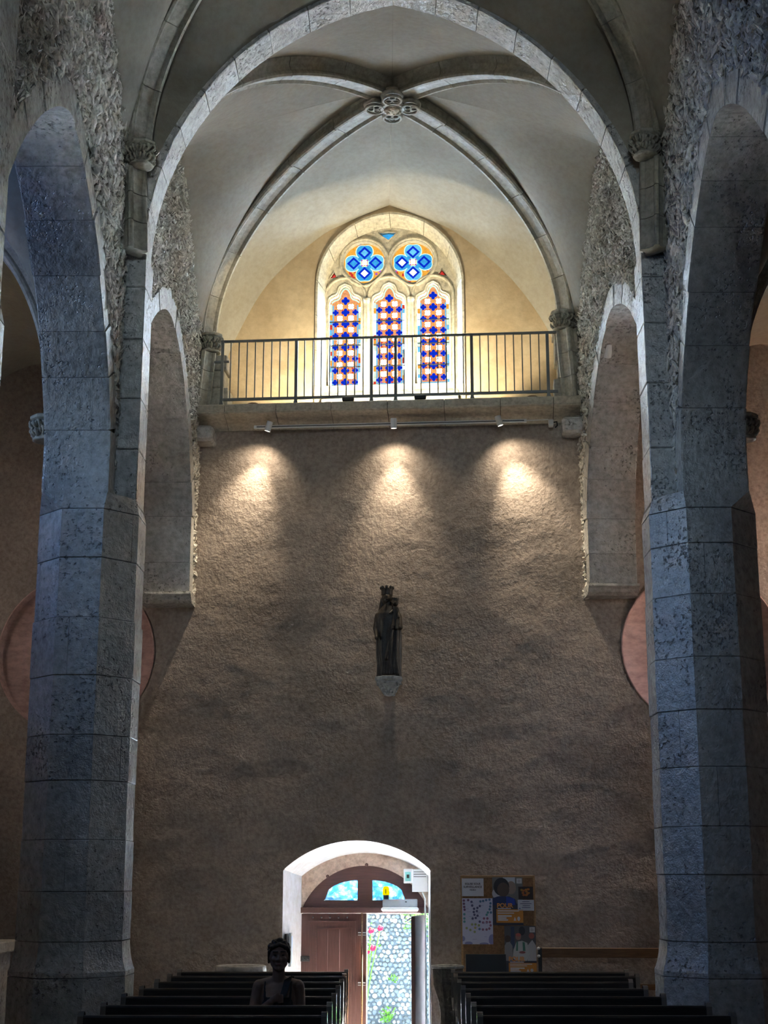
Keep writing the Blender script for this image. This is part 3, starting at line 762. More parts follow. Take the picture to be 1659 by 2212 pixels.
vault_w = tag(empty('ceiling_west_bay'), 'ribbed vault of the west bay with quatrefoil boss', 'vault', kind='structure')
n = 49
BZ = (-0.01, 15.02, 10.20)
cA, cB, cC, cD = W(-2.26, -0.02, 8.22), W(2.06, -0.02, 8.38), Vector((-2.24, 12.85, 8.12)), Vector((2.26, 12.85, 8.12))
frA, frB, frC, frD = (rib(vault_w, c, BZ, ex=e_) for c, e_ in ((cA, 1.0), (cB, 1.0), (cC, 1.22), (cD, 1.22)))
us = [i / (n - 1) for i in range(n)]
wl = spline([W(-2.25, .61, 7.9), W(-2.02, .61, 8.51), W(-1.65, .61, 9.17), W(-1.06, .61, 9.74), W(-.64, .61, 9.98), W(-.1, .61, 10.2)], us)
wr = spline([W(2.06, .61, 7.9), W(1.87, .61, 8.46), W(1.44, .61, 9.13), W(.84, .61, 9.72), W(.43, .61, 9.97), W(-.1, .61, 10.2)], us)
web(vault_w, top(frA), wl); web(vault_w, top(frB), wr)
sL = (-2.43, 15.0, 9.62); sR = (2.36, 14.95, 9.62)
web(vault_w, top(frA), half_side((-2.42, 17.15, 7.7), sL, n)); web(vault_w, top(frC), half_side((-2.43, 12.8, 7.7), sL, n))
web(vault_w, top(frB), half_side((2.24, 16.85, 7.8), sR, n)); web(vault_w, top(frD), half_side((2.44, 12.8, 7.7), sR, n))
web(vault_w, top(frC), half_arch(12.65, -1, n, 0.06)); web(vault_w, top(frD), half_arch(12.65, 1, n, 0.06))
capital(vault_w, cA + Vector((0.02, -0.02, 0.0)), 0, 1.0, 1); capital(vault_w, cB + Vector((-0.02, -0.02, 0.0)), 0, 1.0, 2)
shaft(vault_w, W(-2.22, -0.16, 0), -PI/4, 7.29, 8.0, 0.8, 0.10); shaft(vault_w, W(2.02, -0.16, 0), -3*PI/4, 7.29, 8.16, 0.8, 0.10)
# jamb stones either side of the gallery behind the shafts, carried on the ledge
for x0, x1, zt in ((-2.36, -2.02, 8.0), (1.92, 2.24, 8.2)):
    z = 7.28; k = 0
    while z < zt - 0.05:
        z1 = min(z + (0.30, 0.22, 0.34)[k % 3], zt); w = (0.0, 0.05, 0.02)[k % 3]
        sgn = 1 if x0 < 0 else -1
        o = west(MB().bbox(x0 + (w if sgn < 0 else 0), x1 - (w if sgn > 0 else 0), -0.02, 0.3, z + .003, z1 - .003, .01).build('impost_block', M['rib'], None, fix=True))
        o.parent = vault_w
        z = z1; k += 1
# boss: pierced quatrefoil facing down
bo = link('boss', None, vault_w, (BZ[0], BZ[1], BZ[2] - 0.03))
MB().lathe([(0.0, -.045), (.13, -.045), (.15, -.02), (.16, .06), (.13, .16)], 20).build('boss_core', M['rib'], bo, smooth=False)
sh_ = MB(); sh_.ball((0, 0, -.05), (.095, .095, .03), 14, 6)
for k in range(14): 
    a = RND.uniform(0, 2*PI); r = RND.uniform(.01, .085); sh_.ball((r*math.cos(a), r*math.sin(a), -.072), RND.uniform(.008, .02), 6, 4)
sh_.build('boss_carving', M['tracery'], bo, smooth=True)
for k in range(4):
    a = k * PI / 2; cx, cy = 0.195*math.cos(a), 0.195*math.sin(a); b = MB()
    b.tube([(cx + .1*math.cos(q), cy + .1*math.sin(q), -.035) for q in [2*PI*i/20 for i in range(20)]], .017, 8, closed=True)
    b.tube([(cx + .1*math.cos(q), cy + .1*math.sin(q), .02) for q in [2*PI*i/20 for i in range(20)]], .03, 6, closed=True)
    for m_ in range(3):
        qa = 2*PI*m_/3 + a; px, py = cx + .045*math.cos(qa), cy + .045*math.sin(qa)
        b.tube([(px + .036*math.cos(q), py + .036*math.sin(q), -.03) for q in [2*PI*i/12 for i in range(12)]], .009, 6, closed=True)
    b.lathe([(.0, .045), (.09, .04), (.09, .09)], 14, (cx, cy, 0)).build('boss_lobe', M['rib'], bo, smooth=True)

vault_n = tag(empty('ceiling_near_bay'), 'dark ribbed vault of the nearer bay overhead', 'vault', kind='structure')
B2 = (0.0, 10.05, 10.20)
c2 = [Vector((-2.25, 12.08, 8.16)), Vector((2.25, 12.08, 8.24)), Vector((-2.25, 8.0, 8.16)), Vector((2.25, 8.0, 8.16))]
fr2 = [rib(vault_n, c, B2) for c in c2]
nL = (-2.43, 10.05, 9.65); nR = (2.45, 10.05, 9.65)
web(vault_n, top(fr2[0]), half_side((-2.42, 12.2, 7.7), nL, n)); web(vault_n, top(fr2[2]), half_side((-2.42, 7.85, 7.7), nL, n))
web(vault_n, top(fr2[1]), half_side((2.44, 12.2, 7.7), nR, n)); web(vault_n, top(fr2[3]), half_side((2.44, 7.85, 7.7), nR, n))
web(vault_n, top(fr2[0]), half_arch(12.28, -1, n, 0.03)); web(vault_n, top(fr2[1]), half_arch(12.28, 1, n, 0.03))
web(vault_n, top(fr2[2]), half_arch(7.76, -1, n)); web(vault_n, top(fr2[3]), half_arch(7.76, 1, n))
for k, c in enumerate(c2):
    d = Vector((-1 if c.x < 0 else 1, 1 if k < 2 else -1, 0)); an = math.atan2(-d.y, -d.x)
    capital(vault_n, c + Vector((0, 0, -0.02)), an, 0.95, 7 + k); shaft(vault_n, c + d * 0.02, an, 7.15, c.z - 0.2, 0.75, -0.06)

# aisles: plain pointed barrels with one transverse rib each
def aisle(sg, name, label):
    e = tag(empty(name), label, 'vault', kind='structure'); xi, xo = 2.96, 5.78
    v = []; f = []; ny, nx_ = 150, 32
    piers_y = (2.7, 7.58, 12.46, 17.3)
    for j in range(ny + 1):
        y = -6 + 24.2 * j / ny
        for i in range(nx_ + 1):
            u = -1 + 2*i/nx_; za = 5.9 + 2.05 * (1 - abs(u) ** 1.7) ** 0.55
            zb = 5.9
            for a_, b_ in zip(piers_y[:-1], piers_y[1:]):
                if a_ < y < b_: w = abs(2*(y - a_)/(b_ - a_) - 1); zb = 5.9 + 1.95 * (1 - w ** 1.8) ** 0.55
            if y < 2.7: zb = 7.8
            v.append((sg * ((xi + xo)/2 + u*(xo - xi)/2), y, max(za, zb)))
    m = nx_ + 1
    for a_ in range(ny):
        for k in range(m - 1): f.append((a_*m + k, a_*m + k + 1, (a_+1)*m + k + 1, (a_+1)*m + k))
    mk('web', v, f, M['vault'], e, smooth=True)
    for y in (12.46, 7.6):
        line = [Vector((sg * (xi + 0.10 + (xo - xi) * 0.5 * (1 - math.cos(PI/2*i/40))), y, 5.72 + 2.0 * math.sin(PI/2*i/40))) for i in range(41)]
        fr = frames(line); r_ = link('rib', None, e)
        for k in range(5): sweep('rib_stone', fr[8*k:8*k + 9], M['dressed'], r_, 1.0)
        capital(e, (sg * (xi + 0.10), y, 5.70), 0, 0.95, int(y))
        shaft(e, (sg * (xi + 0.04), y, 0), 0 if sg > 0 else PI, 4.9, 5.52, 0.7)
    return e
aisle(-1, 'ceiling_left_aisle', 'vault of the left aisle with a pale blue lit rib')
aisle(1, 'ceiling_right_aisle', 'vault of the right aisle in deep shadow')

# ------------------------------------------------------------------ stained glass window
GL = {'white': glow('clear_glass', (0.52, 0.76, 1.0), 140.0), 'blue': glow('blue_glass', (0.004, 0.03, 0.62), 1.0, 0.5),
      'cyan': glow('pale_blue_glass', (0.16, 0.62, 1.0), 1.0, 0.4), 'sky': glow('light_cyan_glass', (0.05, 0.40, 0.85), 1.0, 0.4), 'gold': glow('amber_glass', (1.0, 0.45, 0.06), 1.0, 0.4),
      'red': glow('red_glass', (0.75, 0.05, 0.04), 0.9, 0.5), 'pink': glow('violet_glass', (0.45, 0.12, 0.55), 1.0, 0.4), 'green': glow('pale_green_glass', (0.62, 0.95, 0.68), 1.3, 0.3)}
win = wempty('window_1'); tag(win, 'three-light stained glass window with two quatrefoil roses', 'window', kind='structure')
# frame stones: splayed band between outer and inner curve
def resample(p, nseg):
    L = [0]
    for i in range(1, len(p)): L.append(L[-1] + (Vector(p[i]) - Vector(p[i-1])).length)
    out = []
    for k in range(nseg + 1):
        l = L[-1] * k / nseg; i = 1
        while i < len(L) - 1 and L[i] < l: i += 1
        t = (l - L[i-1]) / (L[i] - L[i-1]); out.append(Vector(p[i-1]).lerp(Vector(p[i]), t))
    return out
wo_ = resample(WIN_OUT[1:] + [WIN_OUT[0]], 14 * 4); wi_ = resample([(WIN_IN[1][0], 7.3)] + WIN_IN[2:] + [(WIN_IN[0][0], 7.3)], 14 * 4)
for k in range(14):
    v = []; m = 5
    for q in range(m):
        a, b = wo_[4*k + q], wi_[4*k + q]
        if q == 0: a, b = a.lerp(wo_[4*k + 1], .03), b.lerp(wi_[4*k + 1], .03)
        if q == m - 1: a, b = a.lerp(wo_[4*k + 3], .03), b.lerp(wi_[4*k + 3], .03)
        c = a.lerp(b, 0.25)
        for (p, y) in ((a, .575), (c, .575), (b, .80), (b, .95), (a, .95)): v.append((p.x, y, p.y))
    f = [(q*5 + i, q*5 + (i+1) % 5, (q+1)*5 + (i+1) % 5, (q+1)*5 + i) for q in range(m - 1) for i in range(5)] + [(0, 1, 2, 3, 4), tuple(20 + i for i in range(5))[::-1]]
    MB().add(v, f).build('frame_stone', M['tracery'], win, fix=True)
# sloping sill
MB().prism([(.575, 7.3), (.95, 7.3), (.95, 7.80), (.80, 7.77), (.575, 7.58)], -0.95, 0.76, 'yz').build('window_sill', M['tracery'], win, fix=True)
# tracery plate
def lancet(cx, zb=7.845, zt=9.19, h=0.202, g=0.0):
    hd = [(h, zt - .23), (h - .012, zt - .185), (h - .05, zt - .155), (h - .095, zt - .14), (h - .118, zt - .115), (h - .125, zt - .075), (h - .145, zt - .03), (0.025, zt - .003), (0, zt + .008)]
    hd = [(max(0, x - g), z - g) for x, z in hd]; h2 = h - g
    return [(cx - h2, zb + g), (cx + h2, zb + g)] + [(cx + x, z) for x, z in hd] + [(cx - x, z) for x, z in reversed(hd[:-1])]
LX = (-0.685, -0.12, 0.445)
ROSE = ((-0.44, 9.525), (0.19, 9.515))
def rose_out(c, r=0.272):
    p = []
    for i in range(36):
        a = 2*PI*i/36; rr = r * (1.0 + 0.13 * max(0, math.cos(a + PI/2)) ** 10); p.append((c[0] + rr*math.cos(a), c[1] + rr*math.sin(a)))
    return p
DIAM = [(-.245, 9.905), (-.125, 9.80), (-.01, 9.905), (-.125, 9.925)]
REDL = [(-.885, 9.30), (-.79, 9.315), (-.835, 9.385)]; REDR = [(.51, 9.31), (.62, 9.29), (.565, 9.38)]
tr_out = WIN_IN[:]
plate('tracery', tr_out, [lancet(x) for x in LX] + [rose_out(c) for c in ROSE] + [DIAM, REDL, REDR], 0.80, 0.90, M['tracery'], win)
def moulding(name, pts, r, y, closed=False): return MB().tube([(p[0], y, p[1]) for p in pts], r, 8, closed=closed).build(name, M['tracery'], win, smooth=True)
for x in LX:
    arch = [(x + 0.262*math.cos(PI*i/16), 9.03 + 0.27*math.sin(PI*i/16)) for i in range(17)]
    moulding('lancet_moulding', [(x + .262, 7.75)] + arch + [(x - .262, 7.75)], 0.020, 0.795)
    moulding('lancet_moulding', lancet(x, h=0.222, zt=9.215), 0.013, 0.80, True)
for c in ROSE:
    moulding('rose_moulding', rose_out(c, 0.305), 0.022, 0.795, True); moulding('rose_moulding', rose_out(c, 0.278), 0.012, 0.80, True)
for x in (-0.403, 0.163):
    MB().lathe([(.052, 7.72), (.052, 7.80), (.034, 7.83), (.034, 8.93), (.05, 8.97), (.05, 9.0)], 10, (x, .80, 0)).build('mullion', M['tracery'], win, smooth=False)
moulding('spandrel_moulding', [(p[0], p[1]) for p in DIAM], 0.012, .80, True)
for q in (REDL, REDR): moulding('spandrel_moulding', q, 0.012, .80, True)
# glass
def sheet(poly, y0=0.862, y1=0.874): return plate_geo(poly, [], y0, y1)
def glass(name, poly, mat, parent, y=0.872, t=0.004):
    v, f = plate_geo(poly, [], y - t, y); return mk(name, v, f, mat, parent)
def flower_mesh(r, mat, k=4, d=1.0, nm='flower'):
    b = MB()
    for q in range(k):
        a = 2*PI*q/k; b.prism([(r*.52*d*math.cos(a) + r*.46*math.cos(2*PI*i/8), r*.52*d*math.sin(a) + r*.46*math.sin(2*PI*i/8)) for i in range(8)], -.002*(1 + .1*q), .002)
    b.prism([(r*.3*math.cos(2*PI*i/6), r*.3*math.sin(2*PI*i/6)) for i in range(6)], -.0026, .002)
    me = bpy.data.meshes.new(nm); me.from_pydata(b.v, [], b.f); me.materials.append(mat); return me
def diamond_mesh(rx, rz, mat, nm='quarry'):
    b = MB().prism([(rx, 0), (0, rz), (-rx, 0), (0, -rz)], -.002, .002); me = bpy.data.meshes.new(nm); me.from_pydata(b.v, [], b.f); me.materials.append(mat); return me
FB = flower_mesh(0.052, GL['blue'], 4, 1.12); FW = flower_mesh(0.038, GL['white'], 4, 1.15); SOFT = glow('milky_glass', (.9, .95, 1.0), 1.6); FWS = flower_mesh(0.040, SOFT, 4, 1.1); FBH = flower_mesh(0.040, GL['blue'], 4, 1.12)
QR = diamond_mesh(.018, .018, GL['red']); QG = diamond_mesh(.019, .012, GL['gold']); QGV = diamond_mesh(.012, .022, GL['gold']); QV = diamond_mesh(.014, .014, GL['pink'])
lead = M['iron']
GREYLIGHT = glow('rosy_glass', (1.0, 0.42, 0.17), 0.9, 0.6, 55)
for li, x in enumerate(LX):
    lp = link('lancet_light', None, win)
    glass('pane', lancet(x, h=.206), GREYLIGHT, lp, 0.892, 0.008)
    rnd = random.Random(li); zb, ztop = 7.845, 8.96; st = 0.158
    # border strips
    for sgn in (-1, 1):
        z = zb + 0.01; k = 0
        while z < ztop - 0.02:
            h = rnd.uniform(.05, .085); c = rnd.choice(['white', 'red', 'white', 'gold', 'green', 'cyan', 'white', 'green'])
            b = MB().box(-.014, .014, -.002, .002, 0, h - .006); o = b.build('border_quarry', GL[c], lp, loc=(x + sgn*.186, .868, z)); z += h
        MB().box(-.008, .008, -.002, .002, 0, ztop - zb - .03).build('border_fillet', GL['cyan'], lp, loc=(x + sgn*.158, .868, zb + .02))
    MB().box(-.16, .16, -.002, .002, 0, .016).build('border_fillet', GL['cyan'], lp, loc=(x, .868, zb + .022))
    hd = lancet(x, h=.19, g=0.0)[2:]
    hp = [p for p in hd if p[1] > 8.99]
    MB().tube([(p[0], .868, p[1] - .018) for p in hp], .010, 5).build('border_fillet', GL['green'], lp)
    z = zb + 0.06 + 0.02 * li; row = 0
    while z < 9.06:
        y = .866
        link('flower', FB, lp, (x, y, z))
        if z < 8.95:
            for sgn in (-1, 1):
                o = link('flower', FBH, lp, (x + sgn*.128, y, z))
                link('flower', FW, lp, (x + sgn*.072, y, z + st/2), (0, PI/4, 0))
                link('quarry', QG, lp, (x + sgn*.034, y, z + st/2 + .036), (0, sgn*.7, 0)); link('quarry', QG, lp, (x + sgn*.108, y, z + st/2 - .036), (0, sgn*.7, 0))
                link('quarry', QG, lp, (x + sgn*.034, y, z + st/2 - .036), (0, -sgn*.7, 0)); link('quarry', QG, lp, (x + sgn*.108, y, z + st/2 + .036), (0, -sgn*.7, 0))
                for dz in (-.034, .034):
                    link('quarry', QR, lp, (x + sgn*.036, y + .001, z + dz)); link('quarry', QR if row % 2 else QV, lp, (x + sgn*.098, y + .001, z + dz))
            link('quarry', QGV, lp, (x, y, z + st/2))
        z += st; row += 1
    for zz in (8.11, 8.40, 8.72):
        MB().box(-.205, .205, -.006, .006, -.006, .006).build('saddle_bar', lead, lp, loc=(x, .855, zz))
for ri, c in enumerate(ROSE):
    rp = link('rose_light', None, win); rnd = random.Random(ri + 5)
    glass('pane', rose_out(c, .276), GL['gold'], rp, .892, .008)
    for k in range(40):
        a = rnd.uniform(0, 2*PI); r = rnd.uniform(.15, .255)
        link('quarry', rnd.choice([QR, QV, QG, QGV, QV, QR]), rp, (c[0] + r*math.cos(a), .872 - .0001*k, c[1] + r*math.sin(a)), (0, a, 0)).scale = (1.5, 1, 1.5)
    for k in range(4):
        a = PI/2*k; d = (math.cos(a), math.sin(a)); px = c[0] + .157*d[0]; pz = c[1] + .157*d[1]; q = (-d[1], d[0])
        lobe = []
        for i in range(28):
            t = 2*PI*i/28; rr = .106 * (1 - 0.22 * max(0, math.cos(t)) ** 8); u, w = rr*math.cos(t) + 0.0, rr*1.0*math.sin(t); lobe.append((px + d[0]*u + q[0]*w, pz + d[1]*u + q[1]*w))
        glass('lobe_edge', [(px + (p[0]-px)*1.12, pz + (p[1]-pz)*1.12) for p in lobe], GL['green'], rp, .8665, .003)
        glass('lobe', lobe, GL['sky' if (k + ri) % 2 else 'cyan'], rp, .8625, .003)
        dm = lambda s, o: [(px + d[0]*(o + s) , pz + d[1]*(o + s)), (px + d[0]*o + q[0]*s, pz + d[1]*o + q[1]*s), (px + d[0]*(o - s), pz + d[1]*(o - s)), (px + d[0]*o - q[0]*s, pz + d[1]*o - q[1]*s)]
        v, f = plate_geo(dm(.088, -.015), [dm(.052, -.015)], .8565, .8595); mk('lozenge_band', v, f, GL['blue'], rp)
        glass('lozenge', dm(.050, -.015), GL['cyan' if k % 2 else 'sky'] if not (k == 3 or (ri == 1 and k == 2)) else SOFT, rp, .8595, .002)
        a2 = a + PI/4; MB().prism([(.028*math.cos(2*PI*i/10), .028*math.sin(2*PI*i/10)) for i in range(10)], -.002, .002).build('quarry', GL['sky'], rp, loc=(c[0] + .082*math.cos(a2), .858, c[1] + .082*math.sin(a2)))
        link('quarry', QV, rp, (c[0] + .05*math.cos(a2), .8565, c[1] + .05*math.sin(a2)))
    link('flower', FWS, rp, (c[0], .855, c[1]), (0, PI/4, 0))
glass('spandrel_pane', [((p[0]+.127)*1.15-.127, (p[1]-9.88)*1.15+9.88) for p in DIAM], GL['sky'], win, .88, .008)
for q in (REDL, REDR):
    cx = sum(p[0] for p in q)/3; cz = sum(p[1] for p in q)/3
    glass('spandrel_pane', [((p[0]-cx)*1.2+cx, (p[1]-cz)*1.2+cz) for p in q], GL['red'], win, .88, .008)

# ------------------------------------------------------------------ gallery ledge, railing and its lamps
led = wempty('trim_1'); tag(led, 'moulded stone ledge carrying the gallery railing', 'ledge', kind='structure')
LP = [(.6, 7.27), (-.30, 7.27), (-.32, 7.255), (-.32, 7.175), (-.335, 7.17), (-.345, 7.155), (-.335, 7.14), (-.30, 7.13), (-.22, 7.115), (-.12, 7.085), (-.06, 7.05), (-.03, 7.02), (.6, 7.02)]
xs = [-2.36, -2.0, -1.38, -0.72, -0.05, 0.62, 1.28, 1.9, 2.22]
for i in range(len(xs) - 1):
    MB().prism(LP, xs[i] + .004, xs[i+1] - .004, 'yz').build('ledge_stone', M['ledge'], led, fix=True)
LC = [(.6, 7.26), (-.29, 7.26), (-.31, 7.24), (-.31, 7.18), (-.32, 7.155), (-.28, 7.14), (-.2, 7.125), (-.1, 7.095), (-.05, 7.06), (-.02, 7.03), (.6, 7.03)]
MB().prism(LC, -2.35, 2.21, 'yz').build('ledge_core', M['core'], led, fix=True)
for x0, x1 in ((-2.42, -2.14), (2.0, 2.26)):
    b = MB().bbox(x0, x1, -.30, .1, 6.84, 7.03, .03); b.v = [(p[0] + .02*noise.noise((p[0]*9, p[1]*9, p[2]*9)), p[1] + .1*(7.03 - p[2]), p[2] + .03*noise.noise((p[0]*5, 1, p[1]*5))) for p in b.v]
    b.build('rough_corbel', M['ashlar'], led, fix=True)
rail = wempty('gallery_railing', 0, -.2, 7.27); tag(rail, 'grey steel railing with thin balusters on the gallery ledge', 'railing')
for z, t in ((.83, .014), (.09, .016)):
    MB().box(-2.08, 1.96, -.012, .012, z - t, z + t).build('handrail' if z > .5 else 'bottom_rail', M['rail'], rail)
posts = (-2.06, -1.16, -.25, .04, .95, 1.85)
for x in posts:
    MB().box(-.018, .018, -.016, .016, 0.004, .84).box(-.03, .03, -.03, .03, 0.0, .012).prism([(-.03, 0.01), (.03, 0.01), (.018, .06), (-.018, .06)], -.02, .02).build('post', M['rail'], rail, loc=(x, 0, 0))
bal = MB().box(-.0065, .0065, -.0065, .0065, .10, .82); bm_ = bpy.data.meshes.new('baluster'); bm_.from_pydata(bal.v, [], bal.f); bm_.materials.append(M['rail'])
x = -2.06
for a, b in zip(posts[:-1], posts[1:]):
    k = max(1, round((b - a) / .098))
    for i in range(1, k): link('baluster', bm_, rail, (a + (b - a) * i / k, 0, 0))
MB().box(-2.16, -1.98, -.01, .01, .56, .585).build('wall_stub', M['rail'], rail)
for x, lab in ((-.525, 'left of the middle posts'), (.335, 'right of the middle posts')):
    e = wempty('floodlight', x, -.235, 7.272); tag(e, 'small black floodlight on the gallery ledge, ' + lab, 'floodlight', 'gallery floodlights')
    MB().bbox(-.07, .07, -.035, .035, .02, .065, .006).build('housing', M['black'], e, fix=True)
    MB().box(-.06, .06, -.01, .01, 0, .022).build('bracket', M['black'], e)
    MB().box(-.06, .06, -.0, .034, .066, .068).build('lens', glow('flood_lens', (1, .85, .5), 3), e)
# the floodlights' own light: they wash the window wall and the vault web above it
for x in (-.525, .335):
    p = W(x, -.17, 7.36); lamp('floodlight_beam', 'SPOT', p, W(x * 1.2, .62, 7.9), 45, (1.0, 0.87, 0.62), spot_size=math.radians(140), spot_blend=0.5, shadow_soft_size=0.03); lamp('floodlight_core', 'SPOT', p, W(x * 1.6, .62, 8.12), 190, (1.0, 0.87, 0.60), spot_size=math.radians(104), spot_blend=0.3, shadow_soft_size=0.03)
for x, lab in ((-1.69, 'left'), (1.66, 'right')):
    e = MB().lathe([(.10, 0), (.10, .02), (.085, .045), (.05, .065), (0.0, .072)], 16, sy=.6).build('domed_uplight', M['terracotta'], smooth=True)
    tag(west(e, x, -.12, 7.271), f'low brown dome behind the railing near its {lab} end', 'uplight', 'brown domes on the ledge')
# track and spots
tr = wempty('light_track', 0, -.17, 7.03); tag(tr, 'white lighting track under the gallery ledge', 'light track')
MB().box(-1.66, 1.58, -.02, .02, -.032, -.022).box(-1.66, 1.58, -.02, .02, -.010, 0.0).box(-1.66, 1.58, .012, .02, -.03, -.005).build('rail_profile', M['white'], tr)
MB().box(-1.65, 1.57, -.012, .010, -.022, -.010).build('slot', M['black'], tr)
for x in (-1.66, 1.555): MB().box(x, x + .03, -.022, .022, -.034, .002).build('end_cap', M['white'], tr)
MB().tube([(1.58, 0, -.012), (1.84, 0, -.006)], .008, 6).build('conduit', M['white'], tr)
SPOTS = ((-1.47, (-2.1, -.0, 4.95), 'left', 215), (.02, (.02, .0, 5.2), 'middle', 165), (1.26, (1.9, -.0, 4.95), 'right', 215))
lens = glow('spot_lens', (1.0, 0.93, 0.78), 14, 0.05)
for x, aim, lab, en in SPOTS:
    a = Vector((x, -.26, 6.995)); d = (Vector(aim) - a).normalized(); e = wempty('track_spotlight', x, -.26, 6.995)
    tag(e, f'white cylindrical track spotlight, {lab} of the three over the plaster wall', 'spotlight', 'track spotlights')
    q = d.to_track_quat('-Z', 'Y').to_matrix().to_4x4()
    MB().lathe([(.034, .06), (.037, .055), (.037, -.055), (.033, -.06), (.031, -.05), (.0, -.045)], 18, M=q, cap=False).lathe([(.0, .0605), (.034, .06)], 18, M=q, cap=False).build('lamp_head', M['white'], e, smooth=False, fix=True)
    MB().lathe([(.0, -.052), (.031, -.052)], 18, M=q, cap=False).build('lamp_lens', lens, e)
    MB().box(-.03, .03, .045, .068, .02, .04).box(-.008, .008, .0, .05, .026, .036).build('adapter', M['white'], e)
    p = W(*(a + d * 0.066)); lamp('spotlight_spill', 'SPOT', p, W(*aim), 34, (1.0, 0.83, 0.60), spot_size=math.radians(128), spot_blend=1.0, shadow_soft_size=0.025); lamp('spotlight_beam', 'SPOT', p, W(*aim), en, (1.0, 0.83, 0.60), spot_size=math.radians(58), spot_blend=1.0, shadow_soft_size=0.025)
jb = wempty('junction_box', 1.87, -.13, 7.0); tag(jb, 'small white sensor box at the right end of the lighting track', 'junction box')
MB().bbox(-.03, .03, -.04, .05, -.05, .03, .008).build('box', M['white'], jb, fix=True); MB().tube([(.03, 0, 0), (.07, .01, .01), (.075, .03, -.03), (.05, .05, -.05)], .008, 6).build('cable', M['black'], jb)
sp = empty('arch_spotlight', (2.36, 15.4, 7.42)); tag(sp, 'small white spotlight under the head of the right arcade arch', 'spotlight')
q = Matrix.Rotation(0.9, 4, 'X')
MB().lathe([(.04, .09), (.045, .085), (.045, -.085), (.04, -.09)], 14, M=q).build('lamp_head', M['white'], sp); MB().box(-.03, .03, -.06, .0, .08, .16).build('adapter', M['white'], sp)

# ------------------------------------------------------------------ statue on its bracket
st = wempty('statue', -.045, -.20, 4.0); tag(st, 'dark carved wooden statue of a crowned woman holding a child', 'statue')
b = MB()
secs = [(0.0, .135, .085), (.08, .135, .09), (.25, .14, .095), (.45, .145, .095), (.58, .135, .09), (.66, .145, .09), (.73, .14, .085), (.78, .10, .07), (.83, .055, .055), (.86, .05, .05)]
n = 48; v = []
for z, rx, ry in secs:
    for k in range(n):
        a = 2*PI*k/n; fold = 1 + (0.10 if z < .6 else 0.03) * math.sin(a * 9 + 2.0 * math.sin(z * 5)) * (1 - z / 1.2)
        v.append((rx * fold * math.cos(a), ry * fold * math.sin(a), z))
m = len(secs)
b.add(v, [(i*n + k, i*n + (k+1) % n, (i+1)*n + (k+1) % n, (i+1)*n + k) for i in range(m-1) for k in range(n)] + [tuple(range(n))[::-1], tuple(range((m-1)*n, m*n))])
b.ball((-.02, -.01, .895), (.052, .056, .072), 14, 10); b.ball((-.02, -.062, .89), (.009, .014, .012)); b.ball((-.02, -.055, .865), (.016, .012, .007))
b.ball((-.02, .012, .90), (.068, .06, .085), 14, 10)                         # veil
b.cap2((-.075, .01, .90), (-.105, .015, .68), .022, .035); b.cap2((.035, .02, .90), (.09, .02, .72), .022, .03)
b.cap2((-.125, .0, .71), (-.15, -.03, .55), .036, .03); b.cap2((-.15, -.03, .55), (-.135, -.075, .46), .028, .02); b.ball((-.135, -.085, .44), (.02, .024, .028))
b.cap2((.115, .0, .70), (.135, -.05, .56), .036, .03); b.cap2((.135, -.05, .56), (.06, -.10, .57), .028, .024)
for k in range(7):
    x = -.09 + .03*k; b.cap2((x + .02, -.085, .03), (x*.6 + .02, -.075, .52 - .04*abs(k - 3)), .012, .007)
b.cap2((.05, -.085, .56), (-.02, -.095, .2), .013, .016); b.cap2((.1, -.07, .6), (.08, -.08, .1), .014, .02)
fuse('figure', b, .006, M['dark_wood'], st, 2)
b = MB()
b.lathe([(.066, .945), (.066, .99), (.070, 1.02)], 20, (-.02, 0, 0), cap=False); b.lathe([(.056, .945), (.058, .99), (.060, 1.02)], 20, (-.02, 0, 0), cap=False)
for k in range(8):
    a = 2*PI*k/8; b.ball((-.02 + .066*math.cos(a), .066*math.sin(a), 1.03), (.018, .012, .024), 6, 5)
b.lathe([(.0, 0.99), (.05, .985)], 16, (-.02, 0, 0), cap=False)
b.build('crown', M['dark_wood'], st)
b = MB()
b.cap2((.085, -.06, .62), (.082, -.055, .77), .045, .04); b.ball((.08, -.065, .845), (.036, .04, .046), 12, 9); b.ball((.08, -.105, .842), .008); b.cap2((.075, -.055, .79), (.08, -.055, .82), .022, .02)
b.lathe([(.036, .865), (.042, .90), (.036, .905)], 12, (.08, -.06, 0)); b.cap2((.05, -.07, .75), (.02, -.1, .72), .016, .012); b.cap2((.11, -.07, .74), (.125, -.1, .67), .016, .012)
b.cap2((.07, -.08, .63), (.055, -.11, .54), .028, .018); b.cap2((.10, -.08, .63), (.10, -.11, .54), .028, .018)
fuse('child_figure', b, .005, M['dark_wood'], st, 2)
br = wempty('statue_bracket', -.045, -.20, 3.78); tag(br, 'pale blue-grey carved stone bracket under the statue', 'bracket')
MB().lathe([(.15, .17), (.165, .185), (.165, .215), (.155, .22)], 8, sy=.95, rot=PI/8).build('bracket_slab', M['bracket'], br)
b = MB().lathe([(.015, 0), (.05, .01), (.085, .06), (.13, .13), (.145, .168)], 12, sy=.95)
for k in range(40):
    a = RND.uniform(0, 2*PI); t = RND.random(); r = .05 + .09*t; b.ball((r*math.cos(a), r*.95*math.sin(a), .02 + .13*t), RND.uniform(.012, .024), 6, 5)
b.build('bracket_carving', M['bracket'], br, smooth=True)
MB().box(-.06, .06, .08, .19, .03, .2).build('bracket_tail', M['bracket'], br)

